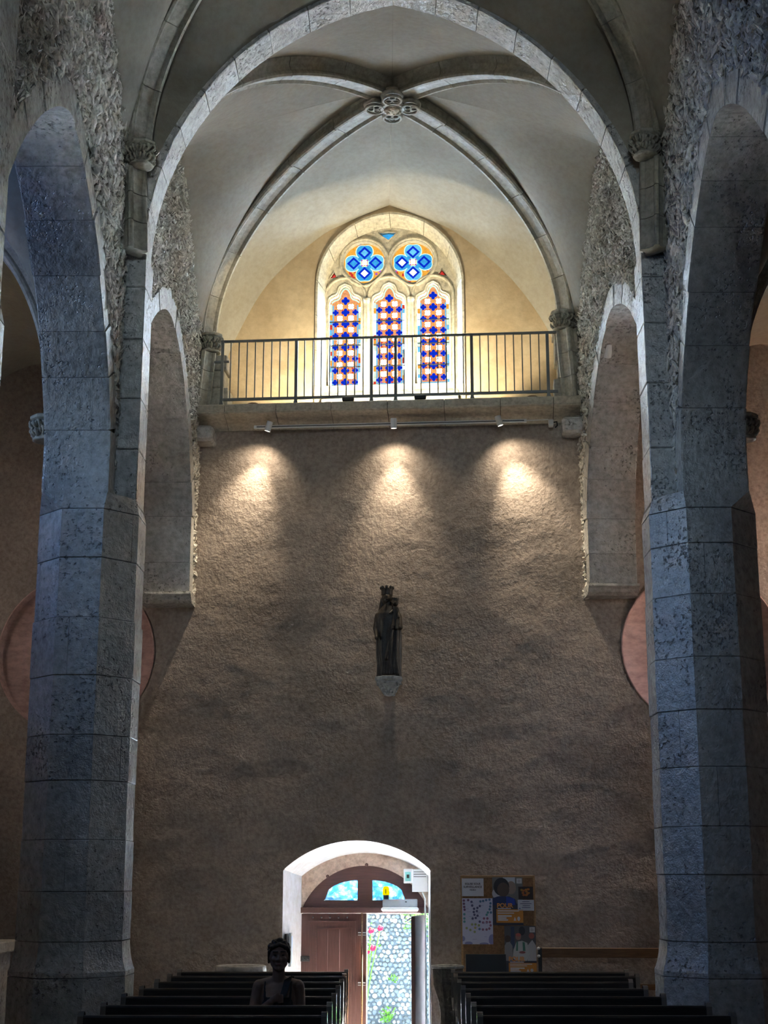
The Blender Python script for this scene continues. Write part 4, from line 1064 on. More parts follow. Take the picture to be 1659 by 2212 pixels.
# ------------------------------------------------------------------ west door
dr = wempty('door_1'); tag(dr, 'brown double door with arched fanlight, right leaf standing open', 'door', kind='structure')
def quad_pane(sg, c=-.395):
    pts = [(c + sg*.085, 1.53)]; pts2 = []
    for i in range(9):
        x = .085 + (.47 - .085) * i / 8; pts2.append((c + sg*x, 1.53 + .225 * math.sqrt(max(0, 1 - ((x - .085) / .40) ** 2)) ** 1.0 if i < 8 else 1.532))
    pts = pts + [(c + sg*.485, 1.53)] + pts2[::-1]
    return pts if sg > 0 else pts[::-1]
PL, PR = quad_pane(-1), quad_pane(1)
plate('fanlight_frame', FAN, [PL, PR], .69, .75, M['door_fan'], dr)
def frosted():
    m = bpy.data.materials.new('bluish_glass'); m.use_nodes = True; nt = m.node_tree; nt.nodes.clear(); L = nt.links.new
    out = nt.nodes.new('ShaderNodeOutputMaterial'); t = nt.nodes.new('ShaderNodeBsdfTransparent'); g = nt.nodes.new('ShaderNodeBsdfTranslucent'); mx = nt.nodes.new('ShaderNodeMixShader')
    gp = N(nt, 'ShaderNodeNewGeometry'); nz = N(nt, 'ShaderNodeTexNoise', Scale=16.0, Detail=3.0); L(gp.outputs['Position'], nz.inputs['Vector'])
    rp = N(nt, 'ShaderNodeValToRGB'); rp.color_ramp.elements[0].position = .42; rp.color_ramp.elements[1].position = .62; rp.color_ramp.elements[0].color = (.07, .17, .30, 1); rp.color_ramp.elements[1].color = (.34, .46, .52, 1)
    L(nz.outputs[0], rp.inputs[0]); L(rp.outputs[0], t.inputs[0]); g.inputs[0].default_value = (.2, .4, .6, 1); mx.inputs[0].default_value = .25
    L(t.outputs[0], mx.inputs[1]); L(g.outputs[0], mx.inputs[2]); L(mx.outputs[0], out.inputs[0]); return m
FROST = frosted()
for q in (PL, PR):
    cx = sum(p[0] for p in q) / len(q); cz = sum(p[1] for p in q) / len(q)
    plate('fanlight_pane', [(cx + (p[0]-cx)*1.04, cz + (p[1]-cz)*1.04) for p in q], [], .718, .723, FROST, dr)
for x, z in ((-.375, 1.93), (-.83, 1.80), (.10, 1.79)): MB().ball((x, .675, z), (.02, .015, .02), 8, 6).build('clamp', M['door_fan'], dr, smooth=True)
MB().bbox(-1.14, .35, .655, .76, 1.385, 1.452, .006).build('transom', M['door_fan'], dr, fix=True)
lf = link('door_leaf', None, dr)
plate('leaf_frame', [(-1.135, -.58), (-.432, -.58), (-.432, 1.382), (-1.135, 1.382)], [[(-.965, .02), (-.55, .02), (-.55, 1.215), (-.965, 1.215)], [(-.965, -.5), (-.55, -.5), (-.55, -.1), (-.965, -.1)]], .695, .745, M['door'], lf)
for x0, x1 in ((-.967, -.828), (-.826, -.689), (-.687, -.548)): MB().box(x0, x1, .715, .735, 0.0, 1.23).box(x0, x1, .715, .735, -.52, -.08).build('panel_board', M['door'], lf)
v, f = plate_geo([(-1.07, 0.0 - .02), (-.50, -.02), (-.50, 1.30), (-1.07, 1.30)], [[(-1.04, .01), (-.53, .01), (-.53, 1.27), (-1.04, 1.27)]], .685, .697); mk('leaf_bead', v, f, M['door'], lf)
for x0, x1, z0, z1 in ((-.972, -.953, .012, 1.222), (-.562, -.543, .012, 1.222), (-.972, -.543, 1.205, 1.224), (-.972, -.543, .012, .03)): MB().box(x0, x1, .688, .716, z0, z1).build('panel_moulding', M['door_fan'], lf)
for k in range(5): MB().ball((-1.0 + .1*k, .692, 1.34), (.011, .008, .011), 8, 6).build('stud', M['iron'], lf, smooth=True)
for z in (.85, .1): MB().bbox(-1.14, -1.03, .675, .697, z, z + .06, .006).ball((-1.09, .672, z + .03), .012, 6, 5).ball((-1.05, .672, z + .03), .012, 6, 5).build('hinge', M['iron'], lf, fix=True)
MB().tube([(-.425, .665, -.55), (-.425, .665, 1.42)], .010, 8).build('bolt_rod', M['bench_wood'], lf, smooth=True)
for z in (1.42, 1.17, .62, .05): MB().box(-.47, -.385, .66, .69, z - .006, z + .006).box(-.47, -.385, .66, .69, z - .03, z - .022).build('rod_bracket', M['grey'], lf)
MB().bbox(-.432, -.378, .69, .75, -.58, 1.382, .004).build('meeting_stile', M['door'], dr, fix=True)
MB().box(-.378, -.366, .68, .70, -.58, 1.385).box(-.378, .24, .68, .70, 1.375, 1.389).box(.232, .244, .68, .70, -.58, 1.385).build('pale_door_stop', M['white'], dr)
# open leaf, swung inward against the reveal
ol = link('open_leaf', None, dr, (.275, .70, 0), (0, 0, math.radians(-7)))
MB().bbox(-.022, .022, -.62, .0, -.57, 1.37, .006).build('leaf_board', M['door'], ol, fix=True)
MB().bbox(-.05, -.022, -.34, -.12, .1, 1.16, .012).build('crash_bar_housing', M['black'], ol, fix=True)
MB().tube([(-.06, -.2, .1), (-.075, -.2, .4), (-.075, -.2, .9), (-.06, -.2, 1.1)], .012, 8).build('pull_handle', M['grey'], ol, smooth=True)
for z in (1.30, 1.24, 1.18): MB().bbox(-.045, -.02, -.3, -.05, z, z + .035, .006).build('door_closer', M['iron'], ol, fix=True)
MB().bbox(-.06, -.02, -.56, -.46, -.02, .08, .01).build('lock_case', M['white'], ol, fix=True)

# fittings over the door
e = wempty('emergency_light', .015, .64, 1.41); tag(e, 'long white emergency light fitting below the fanlight', 'emergency light')
MB().bbox(-.215, .215, -.03, .03, 0.0, .045, .015).build('diffuser', M['white'], e, fix=True); MB().bbox(-.20, .20, -.012, .045, .045, .135, .008).build('housing', M['grey'], e, fix=True); MB().ball((.07, -.014, .105), (.012, .005, .006), 8, 5).build('status_window', M['black'], e)
e = wempty('beacon_lamp', -.145, .64, 1.546); tag(e, 'small yellow beacon lamp on the white light fitting', 'lamp')
MB().lathe([(.032, 0), (.034, .035), (.03, .045)], 12).build('base', M['black'], e); MB().lathe([(.038, .045), (.04, .06), (.036, .12), (.026, .14), (.0, .144)], 12).build('lens', glow('yellow_lens', (1.0, .80, .0), .95, .1), e, smooth=False); MB().box(-.004, .004, -.042, -.036, .06, .11).build('filament', M['terracotta'], e)
e = wempty('meter_box', .11, .655, 1.72); tag(e, 'white box with pale green panel on the door lunette', 'switch box')
MB().bbox(-.052, .052, -.03, .03, 0, .165, .006).build('case', M['white'], e, fix=True); MB().box(-.033, .033, -.033, -.03, .025, .13).build('green_panel', plain('green_panel', (.25, .62, .58), .4), e); MB().box(-.015, .015, -.035, -.032, .06, .10).build('display', M['black'], e)
e = wempty('notice_card', .25, .65, 1.625); tag(e, 'white notice card with grey lines beside the switch box', 'notice')
MB().bbox(-.095, .09, -.012, .03, 0, .255, .004).build('card', M['white'], e, fix=True)
for z in (.222, .195, .168): MB().box(-.075, .07, -.0135, -.012, z, z + .007).build('text_line', M['iron'], e)
e = wempty('electric_cable', .275, .62, 0); tag(e, 'thin pale cable running down beside the open door leaf', 'cable')
MB().tube([(.0, .02, 1.62), (.03, -.01, 1.55), (.035, -.02, 1.35), (.04, -.06, .9), (.04, -.06, -.2)], .009, 6).build('cable_run', M['white'], e, smooth=True)
e = wempty('wall_notice', -1.19, .16, 1.12); tag(e, 'narrow dark-edged notice holder on the left door reveal', 'notice')
MB().bbox(-.03, -.012, -.16, -.05, -.22, .06, .004).build('back_board', M['black'], e, fix=True); MB().bbox(-.01, .02, .0, .09, -.30, .06, .004).build('holder', M['grey'], e, fix=True); MB().box(.02, .023, .02, .07, -.27, .03).build('sheet', plain('pale_blue_sheet', (.45, .65, .95), .5), e)

# ------------------------------------------------------------------ notice board and what is pinned to it
nb = wempty('notice_board', 1.147, -.095, .74); tag(nb, 'cork notice board with pale wooden frame beside the door', 'notice board')
MB().box(-.39, .39, -.01, .02, .02, 1.05).build('cork_panel', M['cork'], nb)
for x0, x1, z0, z1 in ((-.408, .408, 1.045, 1.07), (-.408, .408, 0, .025)): MB().bbox(x0, x1, -.0118, .02, z0, z1, .002).build('frame_rail', M['frame_wood'], nb, fix=True)
for x0, x1 in ((-.408, -.385), (.385, .408)): MB().bbox(x0, x1, -.0118, .02, .024, 1.046, .002).build('frame_stile', M['frame_wood'], nb, fix=True)
PAPER = {}
def pm(c):
    k = tuple(c)
    if k not in PAPER: PAPER[k] = plain('print_%d' % len(PAPER), c, .6, var=.04)
    return PAPER[k]
def sheet_obj(name, x0, x1, z0, z1, c, label, lift=0.0, cat='poster', group='sheets pinned to the notice board'):
    e = wempty(name, (x0 + x1)/2, -.1085 - lift, z0); tag(e, label, cat, group)
    MB().box(-(x1-x0)/2, (x1-x0)/2, -.001, .0005, 0, z1 - z0).build('paper', pm(c), e)
    e['w'] = x1 - x0; e['h'] = z1 - z0; return e
def patch(e, pts, c, k, name='print'):
    w, h = e['w'], e['h']; MB().prism([((p[0] - .5)*w, p[1]*h) for p in pts], -.0012 - .0002*k, -.001).build(name, pm(c), e)
def rect(e, x0, x1, z0, z1, c, k, name='print'): patch(e, [(x0, z0), (x1, z0), (x1, z1), (x0, z1)], c, k, name)
def ell(e, cx, cz, rx, rz, c, k, name='print', n=18): patch(e, [(cx + rx*math.cos(2*PI*i/n), cz + rz*math.sin(2*PI*i/n)) for i in range(n)], c, k, name)
def text(e, s, x, z, size, c, k=6, bold=.0, align='CENTER'):
    cu = bpy.data.curves.new('lettering', 'FONT'); cu.body = s; cu.size = size; cu.align_x = align; cu.extrude = .0002; cu.offset = bold
    cu.materials.append(pm(c)); t_ = bpy.data.objects.new('lettering', cu); COL.objects.link(t_)
    me = bpy.data.meshes.new_from_object(t_.evaluated_get(bpy.context.evaluated_depsgraph_get())); bpy.data.objects.remove(t_); bpy.data.curves.remove(cu)
    o = link('lettering', me, e); o.location = ((x - .5)*e['w'], -.0013 - .0002*k, z*e['h']); o.rotation_euler = (PI/2, 0, 0); return o
WH = (.72, .74, .80); INK = (.03, .03, .05)
s1 = sheet_obj('safety_notice', .752, .992, 1.588, 1.778, WH, 'white landscape sheet with three lines of bold print on the notice board', cat='notice')
text(s1, 'EGLISE SOUS', .5, .64, .030, INK, bold=.0007); text(s1, 'SURVEILLANCE', .5, .47, .030, INK, bold=.0007); text(s1, 'VIDEO', .5, .31, .024, INK, bold=.0005)
s2 = sheet_obj('dotted_poster', .753, 1.088, 1.08, 1.566, (.66, .68, .86), 'pale lilac poster scattered with coloured dots and clouds')
rr = random.Random(3)
dots = [(.06,.95,'p'),(.06,.88,'p'),(.07,.81,'p'),(.08,.75,'p'),(.2,.96,'p'),(.31,.92,'v'),(.6,.93,'b'),(.69,.94,'b'),(.79,.96,'b'),(.9,.97,'b'),(.93,.89,'b'),(.92,.82,'b'),(.9,.76,'b'),(.94,.69,'b'),(.33,.84,'v'),(.39,.77,'v'),(.5,.79,'v'),(.58,.83,'v'),(.38,.70,'v'),(.48,.72,'v'),(.4,.64,'v'),(.5,.62,'v'),(.34,.56,'v'),(.44,.57,'v'),(.07,.65,'t'),(.07,.56,'t'),(.07,.49,'t'),(.8,.64,'t'),(.84,.69,'t'),(.71,.56,'m'),(.82,.56,'m'),(.57,.49,'v'),(.68,.47,'m'),(.8,.48,'m'),(.9,.48,'m'),(.92,.41,'m'),(.32,.43,'g'),(.43,.43,'g'),(.54,.41,'g'),(.42,.36,'y'),(.14,.35,'g'),(.26,.31,'g'),(.4,.27,'g'),(.56,.33,'b'),(.67,.32,'m'),(.79,.32,'m'),(.88,.34,'m')]
CC = {'p': (.20,.10,.20), 'v': (.12,.12,.28), 'b': (.10,.22,.42), 't': (.12,.35,.42), 'm': (.32,.14,.26), 'g': (.35,.42,.22), 'y': (.6,.5,.15)}
for i, (x, z, c) in enumerate(dots): ell(s2, x, z, .04, .028, CC[c], 1, 'dot', 10)
for x, z, rx, rz in ((.0, .12, .09, .06), (.2, .02, .13, .04), (.97, .1, .12, .12), (.7, .01, .15, .03)): 
    patch(s2, [(min(1, max(0, x + rx*math.cos(2*PI*i/16))), min(1, max(0, z + rz*math.sin(2*PI*i/16)))) for i in range(16)], (.28, .30, .58), 2, 'cloud')
for i in range(16): 
    x, z = rr.uniform(.12, .8), rr.uniform(.08, .9); rect(s2, x, x + rr.uniform(.06, .16), z, z + .008, (.35, .38, .6), 3, 'text_line')
def pour(x0, x1, z0, z1, label, second):
    e = sheet_obj('campaign_poster', x0, x1, z0, z1, (.055, .06, .085), label, .0005 if second else .002)
    if not second:
        rect(e, 0, 1, .45, 1.0, (.18, .18, .18), 1, 'photo'); rect(e, .35, .75, .8, 1, (.5, .55, .62), 2); ell(e, .62, .78, .16, .14, (.32, .25, .22), 3); ell(e, .30, .80, .26, .19, (.03, .03, .04), 4); ell(e, .36, .74, .2, .15, (.10, .075, .065), 5); ell(e, .12, .66, .13, .1, (.5, .52, .6), 3)
        patch(e, [(0, .42), (0, .56), (.18, .60), (.55, .60), (.75, .54), (.8, .42)], (.03, .05, .16), 6); patch(e, [(.45, .42), (.45, .60), (.72, .55), (.74, .42)], (.03, .07, .42), 7)
    else:
        rect(e, 0, 1, .3, 1.0, (.10, .10, .11), 1, 'photo'); rect(e, .2, .32, .55, .98, (.05, .07, .14), 2)
        for x, z, w, c in ((.12, .42, .13, (.28, .28, .30)), (.88, .42, .16, (.48, .48, .5))): patch(e, [(max(0, x - w), .3), (min(1, x + w), .3), (min(1, x + w), .6), (x, .72), (max(0, x - w), .6)], c, 3)
        ell(e, .1, .74, .1, .07, (.08, .06, .05), 4); ell(e, .86, .8, .09, .06, (.36, .12, .10), 4); ell(e, .56, .9, .1, .09, (.04, .04, .05), 3)
        patch(e, [(.25, .36), (.28, .52), (.38, .68), (.56, .70), (.72, .66), (.78, .45), (.7, .3), (.35, .3)], (.50, .52, .53), 5); ell(e, .44, .78, .09, .065, (.32, .17, .14), 6); ell(e, .44, .82, .085, .035, (.45, .12, .10), 7)
        patch(e, [(.36, .50), (.38, .68), (.43, .69), (.42, .50)], (.06, .20, .15), 7); patch(e, [(.58, .5), (.57, .68), (.64, .67), (.66, .5)], (.06, .20, .15), 7); ell(e, .56, .47, .1, .025, (.3, .1, .1), 8)
    rect(e, .80, .97, .87, .975, (.62, .64, .68), 8, 'logo_square'); rect(e, .84, .93, .90, .912, (.25, .25, .3), 9); rect(e, .84, .93, .93, .942, (.25, .25, .3), 9)
    zt = .365 if not second else .295
    text(e, 'POUR', .14 if not second else .12, zt, .066, (.75, .33, .10), 10, .0022, 'LEFT')
    rect(e, .16, .60, zt - .028, zt - .012, WH, 10, 'text_line')
    zb, zc = (.05, .33) if not second else (.05, .26)
    rect(e, .12, 1.0, zb, zc, (.62, .27, .05), 9, 'orange_band')
    dz = zc - zb
    for a, b, c, d in ((.16, .86, .84, .92), (.16, .7, .68, .75), (.17, .62, .44, .56), (.17, .45, .30, .40), (.17, .5, .16, .26)): rect(e, a, b, zb + dz*c, zb + dz*d, WH, 11, 'text_line')
    patch(e, [(.68, zb + dz*.15), (.77, zb + dz*.15), (.725, zb + dz*.45)], WH, 11, 'emblem'); ell(e, .85, zb + dz*.3, .05, dz*.17, WH, 11, 'emblem', 8)
    return e
pour(1.087, 1.42, 1.282, 1.79, 'dark poster of a raised face above orange lettering, upper of two', False)
pour(1.21, 1.552, .752, 1.275, 'dark poster of robed people above orange lettering, lower of two', True)
s5 = sheet_obj('photo_card', 1.372, 1.532, 1.557, 1.69, (.04, .03, .03), 'small dark card with glowing orange print on the notice board', .004, 'card'); 
for i in range(14): ell(s5, rr.uniform(.2, .75), rr.uniform(.3, .8), .1, .09, (rr.uniform(.3, .5), rr.uniform(.12, .2), .03), 1 + i % 4, 'print', 8)
s6 = sheet_obj('info_slip', 1.362, 1.54, 1.435, 1.55, (.60, .64, .72), 'small white slip with lines of writing under the orange card', .004, 'note')
for i, (a, b) in enumerate(((.28, .72), (.15, .85), (.3, .75), (.25, .78))): rect(s6, a, b, .80 - .18*i, .86 - .18*i, (.12, .14, .25), 1, 'text_line')
rect(s6, .08, .16, .14, .26, (.1, .15, .45), 1)

# ------------------------------------------------------------------ pews
def pew(x0, x1, y, label, group):
    e = empty('pew', ((x0 + x1)/2, y, 0)); tag(e, label, 'pew', group); h = (x1 - x0)/2
    if (round(h, 3)) in PEW:
        for nm, me in PEW[round(h, 3)]:
            link(nm, me, e)
        return e
    parts = []
    def add(nm, mb, mat, fix=True, smooth=False): parts.append((nm, mb.build(nm, mat, e, smooth=smooth, fix=fix).data))
    Mt = Matrix.Translation((0, 0, .45)) @ Matrix.Rotation(math.radians(-6), 4, 'X') @ Matrix.Translation((0, 0, -.45))
    add('backrest', MB().box(-h + .03, h - .03, -.045, -.02, .18, .80, Mt), M['pew'])
    add('top_rail', MB().bbox(-h + .03, h - .03, -.035, .03, .80, .895, .012), M['pew'])
    add('back_rail', MB().bbox(-h + .03, h - .03, -.06, -.005, .50, .56, .006, Mt), M['pew'])
    add('seat', MB().bbox(-h + .03, h - .03, -.44, -.03, .41, .45, .01), M['pew'])
    add('book_ledge', MB().bbox(-h + .03, h - .03, .03, .16, .70, .725, .006), M['pew'])
    add('kneeler', MB().bbox(-h + .06, h - .06, .055, .17, .14, .19, .01), M['pew'])
    prof = [(-.47, 0.01), (.05, 0.01), (.05, .3), (.04, .62), (.042, .86), (.035, .90), (.01, .92), (-.02, .915), (-.04, .89), (-.05, .80), (-.09, .66), (-.18, .60), (-.40, .57), (-.46, .53), (-.48, .47), (-.46, .30)]
    for sx in (-1, 1): add('end_panel', MB().prism(prof, *( (-h, -h + .04) if sx < 0 else (h - .04, h)), 'yz'), M['pew_end'])
    PEW[round(h, 3)] = parts
    return e
PEW = {}
ROWS = (15.12, 14.46, 13.70, 12.90, 12.06, 11.24, 10.44)
NAMES = ('backmost', 'second from the back', 'third from the back', 'fourth from the back', 'fifth from the back', 'sixth from the back', 'nearest')
for i, y in enumerate(ROWS):
    nm = NAMES[i]
    pew(-2.12, -.45, y, f'dark wooden pew left of the aisle, {nm} row' + (', occupied' if i == 4 else ''), 'pews left of the aisle')
    pew(.55, 2.10 if i in (2, 3, 4) else 2.28, y, f'dark wooden pew right of the aisle, {nm} row', 'pews right of the aisle')

# ------------------------------------------------------------------ seated person
pe = empty('person', (-.885, 11.83, 0)); tag(pe, 'person with short dark hair seated in the left pews, dark strappy top', 'person')
b = MB()
b.ball((0, .0, .56), (.155, .115, .12), 14, 10); b.ball((0, .01, .70), (.125, .095, .16), 14, 10); b.ball((0, .005, .86), (.145, .10, .15), 14, 10); b.ball((0, .01, .955), (.15, .07, .075), 14, 10)
b.ball((-.06, -.07, .86), (.055, .05, .055)); b.ball((.06, -.07, .86), (.055, .05, .055))
b.cap2((0, .015, .98), (0, -.005, 1.12), .052, .047, 12); b.cap2((-.03, .01, 1.03), (-.13, .01, 1.0), .035, .04); b.cap2((.03, .01, 1.03), (.13, .01, 1.0), .035, .04)
b.ball((-.15, .0, .985), (.048, .05, .052)); b.ball((.15, .0, .985), (.048, .05, .052))
# head
hm = Matrix.Rotation(math.radians(5), 4, 'Z')
def H(x, y, z): return tuple(hm @ Vector((x, y, z)))
b.ball((0, .005, 1.225), (.073, .088, .088), 16, 12, hm); b.ball(H(0, -.018, 1.165), (.058, .066, .062), 14, 10, hm); b.ball(H(0, -.06, 1.118), (.028, .026, .022)); b.cap2(H(-.045, .0, 1.15), H(-.018, -.06, 1.12), .022, .018); b.cap2(H(.045, .0, 1.15), H(.018, -.06, 1.12), .022, .018)
b.cap2(H(0, -.078, 1.222), H(0, -.098, 1.185), .009, .014); b.ball(H(-.012, -.088, 1.182), .010); b.ball(H(.012, -.088, 1.182), .010)
b.cap2(H(-.045, -.068, 1.236), H(-.012, -.078, 1.234), .011, .010); b.cap2(H(.045, -.068, 1.236), H(.012, -.078, 1.234), .011, .010)
b.ball(H(-.038, -.062, 1.185), (.024, .02, .02)); b.ball(H(.038, -.062, 1.185), (.024, .02, .02)); b.cap2(H(-.018, -.078, 1.150), H(.018, -.078, 1.150), .009, .009)
b.ball(H(-.074, .008, 1.20), (.012, .02, .032)); b.ball(H(.074, .008, 1.20), (.012, .02, .032))
# arms: right arm folded across the chest to the strap, left arm down to the lap
b.cap2((-.158, .0, .975), (-.195, -.05, .76), .044, .036); b.cap2((-.195, -.05, .76), (-.045, -.165, .885), .036, .026)
b.ball((-.02, -.170, .905), (.034, .018, .028))
for k in range(4): b.cap2((.0 + .004*k, -.172, .925 - .016*k), (.035 + .003*k, -.160, .935 - .018*k), .0085, .008, 8); b.cap2((.035 + .003*k, -.160, .935 - .018*k), (.045, -.138, .930 - .018*k), .008, .007, 8)
b.cap2((-.02, -.175, .925), (.012, -.165, .952), .009, .008, 8)
b.cap2((.158, .0, .975), (.178, -.02, .73), .044, .037); b.cap2((.178, -.02, .73), (.10, -.20, .62), .035, .026); b.ball((.085, -.25, .595), (.034, .04, .018))
for k in range(4): b.cap2((.105 - .016*k, -.28, .60), (.10 - .018*k, -.335, .585), .009, .007, 8)
b.cap2((.06, -.25, .60), (.035, -.275, .60), .009, .008, 8)
for s in (-1, 1):
    b.cap2((s*.085, -.02, .53), (s*.10, -.33, .52), .078, .056, 12); b.cap2((s*.10, -.33, .515), (s*.10, -.31, .10), .052, .036, 12); b.cap2((s*.10, -.295, .045), (s*.11, -.44, .035), .036, .026, 10)
fuse('body', b, .0075, M['skin'], pe, 3)
b = MB(); b.ball(H(0, .022, 1.245), (.081, .088, .084), 16, 12, hm); b.ball(H(0, .05, 1.19), (.076, .06, .08), 14, 10, hm)
for k in range(60):
    a = RND.uniform(0, 2*PI); t = RND.uniform(.15, 1.0); p = Vector((.08*math.cos(a)*math.sin(t*1.5), .025 + .085*math.sin(a)*math.sin(t*1.5), 1.245 + .08*math.cos(t*1.5)))
    if p.y > -.05: b.ball(H(*p), RND.uniform(.012, .022), 8, 6)
for x in (-.05, -.025, 0, .025, .05): b.ball(H(x, -.052, 1.292 - abs(x)*.35), (.024, .025, .016))
b.ball(H(.005, .01, 1.322), (.03, .035, .022)); b.cap2(H(-.076, -.01, 1.24), H(-.077, .01, 1.16), .014, .010); b.cap2(H(.076, -.01, 1.24), H(.077, .01, 1.16), .014, .010)
fuse('hair', b, .006, M['hair'], pe, 1)
for s in (-1, 1):
    MB().ball(H(s*.028, -.071, 1.217), (.013, .010, .008), 10, 7).build('eye', M['hair'], pe, smooth=True)
    MB().cap2(H(s*.046, -.077, 1.243), H(s*.013, -.088, 1.242), .004, .005, 6).build('eyebrow', M['hair'], pe, smooth=True)
MB().ball(H(0, -.087, 1.150), (.021, .007, .006), 12, 7).build('lips', plain('lips', (.30, .12, .11), .5), pe, smooth=True)
b = MB(); b.ball((0, .0, .56), (.165, .125, .125), 14, 10); b.ball((0, .01, .70), (.136, .106, .16), 14, 10); b.ball((0, .008, .82), (.154, .108, .10), 14, 10); b.ball((-.06, -.072, .855), (.062, .056, .060)); b.ball((.06, -.072, .855), (.062, .056, .060))
for s in (-1, 1): b.cap2((s*.095, -.10, .89), (s*.10, -.065, .99), .010, .008); b.cap2((s*.10, -.065, .99), (s*.10, .01, 1.04), .008, .008); b.cap2((s*.10, .01, 1.04), (s*.10, .095, .93), .008, .010)
for s in (-1, 1): b.cap2((s*.085, -.02, .54), (s*.10, -.31, .53), .086, .066, 12)
fuse('strappy_dress', b, .0075, M['cloth'], pe, 2)
pts = [(.075, .085, .96), (.085, .05, 1.04), (.075, -.02, 1.05), (.065, -.075, 1.0), (.045, -.115, .93), (.01, -.145, .86), (-.05, -.135, .76), (-.11, -.10, .66), (-.15, -.04, .58)]
v = []
for i, p in enumerate(pts):
    for q in (-1, 1): v += [(p[0] + q*.030, p[1] - .006, p[2] + q*.016), (p[0] + q*.030, p[1] + .006, p[2] + q*.016)]
f = []
for i in range(len(pts) - 1):
    a, c = i*4, (i+1)*4
    f += [(a, a+2, c+2, c), (a+1, c+1, c+3, a+3), (a, c, c+1, a+1), (a+2, a+3, c+3, c+2)]
mk('bag_strap', v, f, M['strap'], pe)

# ------------------------------------------------------------------ basins, lectern, bench, altar at the back of the nave
e = empty('holy_water_basin', (-1.56, 15.68, 0)); tag(e, 'round pale stone basin behind the left pews', 'basin', 'stone basins by the door')
MB().lathe([(.20, .0), (.20, .06), (.12, .10), (.10, .55), (.14, .64)], 16).build('pedestal', M['basin'], e)
MB().lathe([(.14, .64), (.24, .74), (.262, .86), (.258, .915), (.24, .925), (.215, .915), (.19, .83), (.05, .78), (.0, .775)], 28, cap=False).build('bowl', M['basin'], e, smooth=True)
e = empty('holy_water_stoup', (.535, 15.6, 0)); tag(e, 'dark tapered stone stoup beside the open door, right of the aisle', 'basin', 'stone basins by the door')
MB().lathe([(.15, .0), (.15, .08), (.085, .12), (.085, .50), (.10, .56)], 8, rot=PI/8).build('pedestal', M['core'], e); MB().lathe([(.09, .56), (.155, .74), (.165, .90)], 8, rot=PI/8).build('bowl', M['core'], e)
MB().lathe([(.165, .90), (.178, .905), (.178, .925), (.165, .93), (.145, .925), (.13, .86), (.0, .84)], 8, rot=PI/8, cap=False).build('rim', M['basin'], e)
e = empty('lectern', (.925, 15.66, 0)); tag(e, 'plain black lectern panel in front of the notice board', 'lectern')
Mt = Matrix.Translation((0, 0, .94)) @ Matrix.Rotation(math.radians(-62), 4, 'X')
MB().bbox(-.205, .205, -.012, .012, -.085, .105, .004, Matrix.Translation((0, 0, .93)) @ Matrix.Rotation(math.radians(-14), 4, 'X')).build('panel', M['black'], e, fix=True)
MB().tube([(0, .03, 0.02), (0, .03, .90)], .016, 8).build('pole', M['black'], e); MB().lathe([(.15, 0), (.15, .015), (.02, .03)], 16, (0, .03, 0)).build('base', M['black'], e)
MB().box(-.19, .19, -.05, -.005, .855, .865).build('book_lip', M['black'], e)
e = wempty('wall_bench', 2.36, -.30, 0); tag(e, 'low wooden bench with knobbed posts against the wall at the right', 'bench')
MB().bbox(-.76, .76, .10, .13, .95, 1.05, .005).build('back_rail', M['bench_wood'], e, fix=True); MB().bbox(-.76, .76, -.12, .14, .42, .46, .006).build('seat', M['bench_wood'], e, fix=True)
MB().bbox(-.74, .74, .105, .125, .62, .68, .005).build('lower_rail', M['bench_wood'], e, fix=True)
for s in (-1, 1):
    MB().box(-.02, .02, .09, .135, 0.0, 1.05).build('post', M['iron'], e, loc=(s*.77, 0, 0)); MB().box(-.02, .02, -.12, -.08, 0, .42).build('leg', M['bench_wood'], e, loc=(s*.72, 0, 0))
    for z in (1.045, .965): MB().ball((s*.785, .085, z), (.018, .018, .016), 8, 6).build('knob', M['white'], e, smooth=True)
e = empty('side_altar', (-4.70, 16.2, 0)); tag(e, 'pale stone altar block at the far left in the aisle', 'altar')
MB().bbox(-.55, .58, -.35, .35, 0.0, 1.02, .01).build('altar_body', M['ashlar'], e, fix=True); MB().bbox(-.62, .64, -.42, .42, 1.02, 1.14, .015).build('altar_slab', M['basin'], e, fix=True)
e = wempty('storage_crate', .62, -.3, .0); tag(e, 'bright blue crate on the floor beside the open door', 'crate')
MB().bbox(-.12, .18, -.15, .15, 0, .22, .01).build('crate_body', M['blue'], e, fix=True); MB().bbox(-.13, .19, -.16, .16, .2, .24, .01).build('crate_rim', M['blue'], e, fix=True)

# ------------------------------------------------------------------ outside the door: pebble wall, plants
g = MB().box(-30, 30, 18.25, 60, -.9, -.62).build('floor_outside', M['ground']); tag(g, 'pale sunlit gravel outside the door', 'ground', kind='structure')
pw = empty('pebble_wall', (0, 21.4, 0)); tag(pw, 'shaded garden wall of rounded grey pebbles seen through the door', 'wall', kind='structure')
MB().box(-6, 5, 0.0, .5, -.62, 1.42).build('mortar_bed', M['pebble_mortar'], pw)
PEBM = []
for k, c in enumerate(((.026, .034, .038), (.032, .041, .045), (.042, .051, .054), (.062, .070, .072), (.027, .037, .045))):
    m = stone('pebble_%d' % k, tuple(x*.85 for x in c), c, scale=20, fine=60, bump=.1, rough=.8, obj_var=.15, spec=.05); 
    for q in range(3):
        rr2 = random.Random(k*7 + q); b = MB().ball((0, 0, 0), (1, .55, rr2.uniform(.68, .95)), 8, 5); b.v = [tuple(Vector(p) * (1 + .13*noise.noise(Vector(p)*1.3 + Vector((k*3, q*5, 0))))) for p in b.v]
        me = bpy.data.meshes.new('pebble'); me.from_pydata(b.v, [], b.f); me.materials.append(m); me.polygons.foreach_set('use_smooth', [True]*len(me.polygons)); PEBM.append(me)
rp = random.Random(21); extra = MB(); count = 0
z = -.60; row = 0
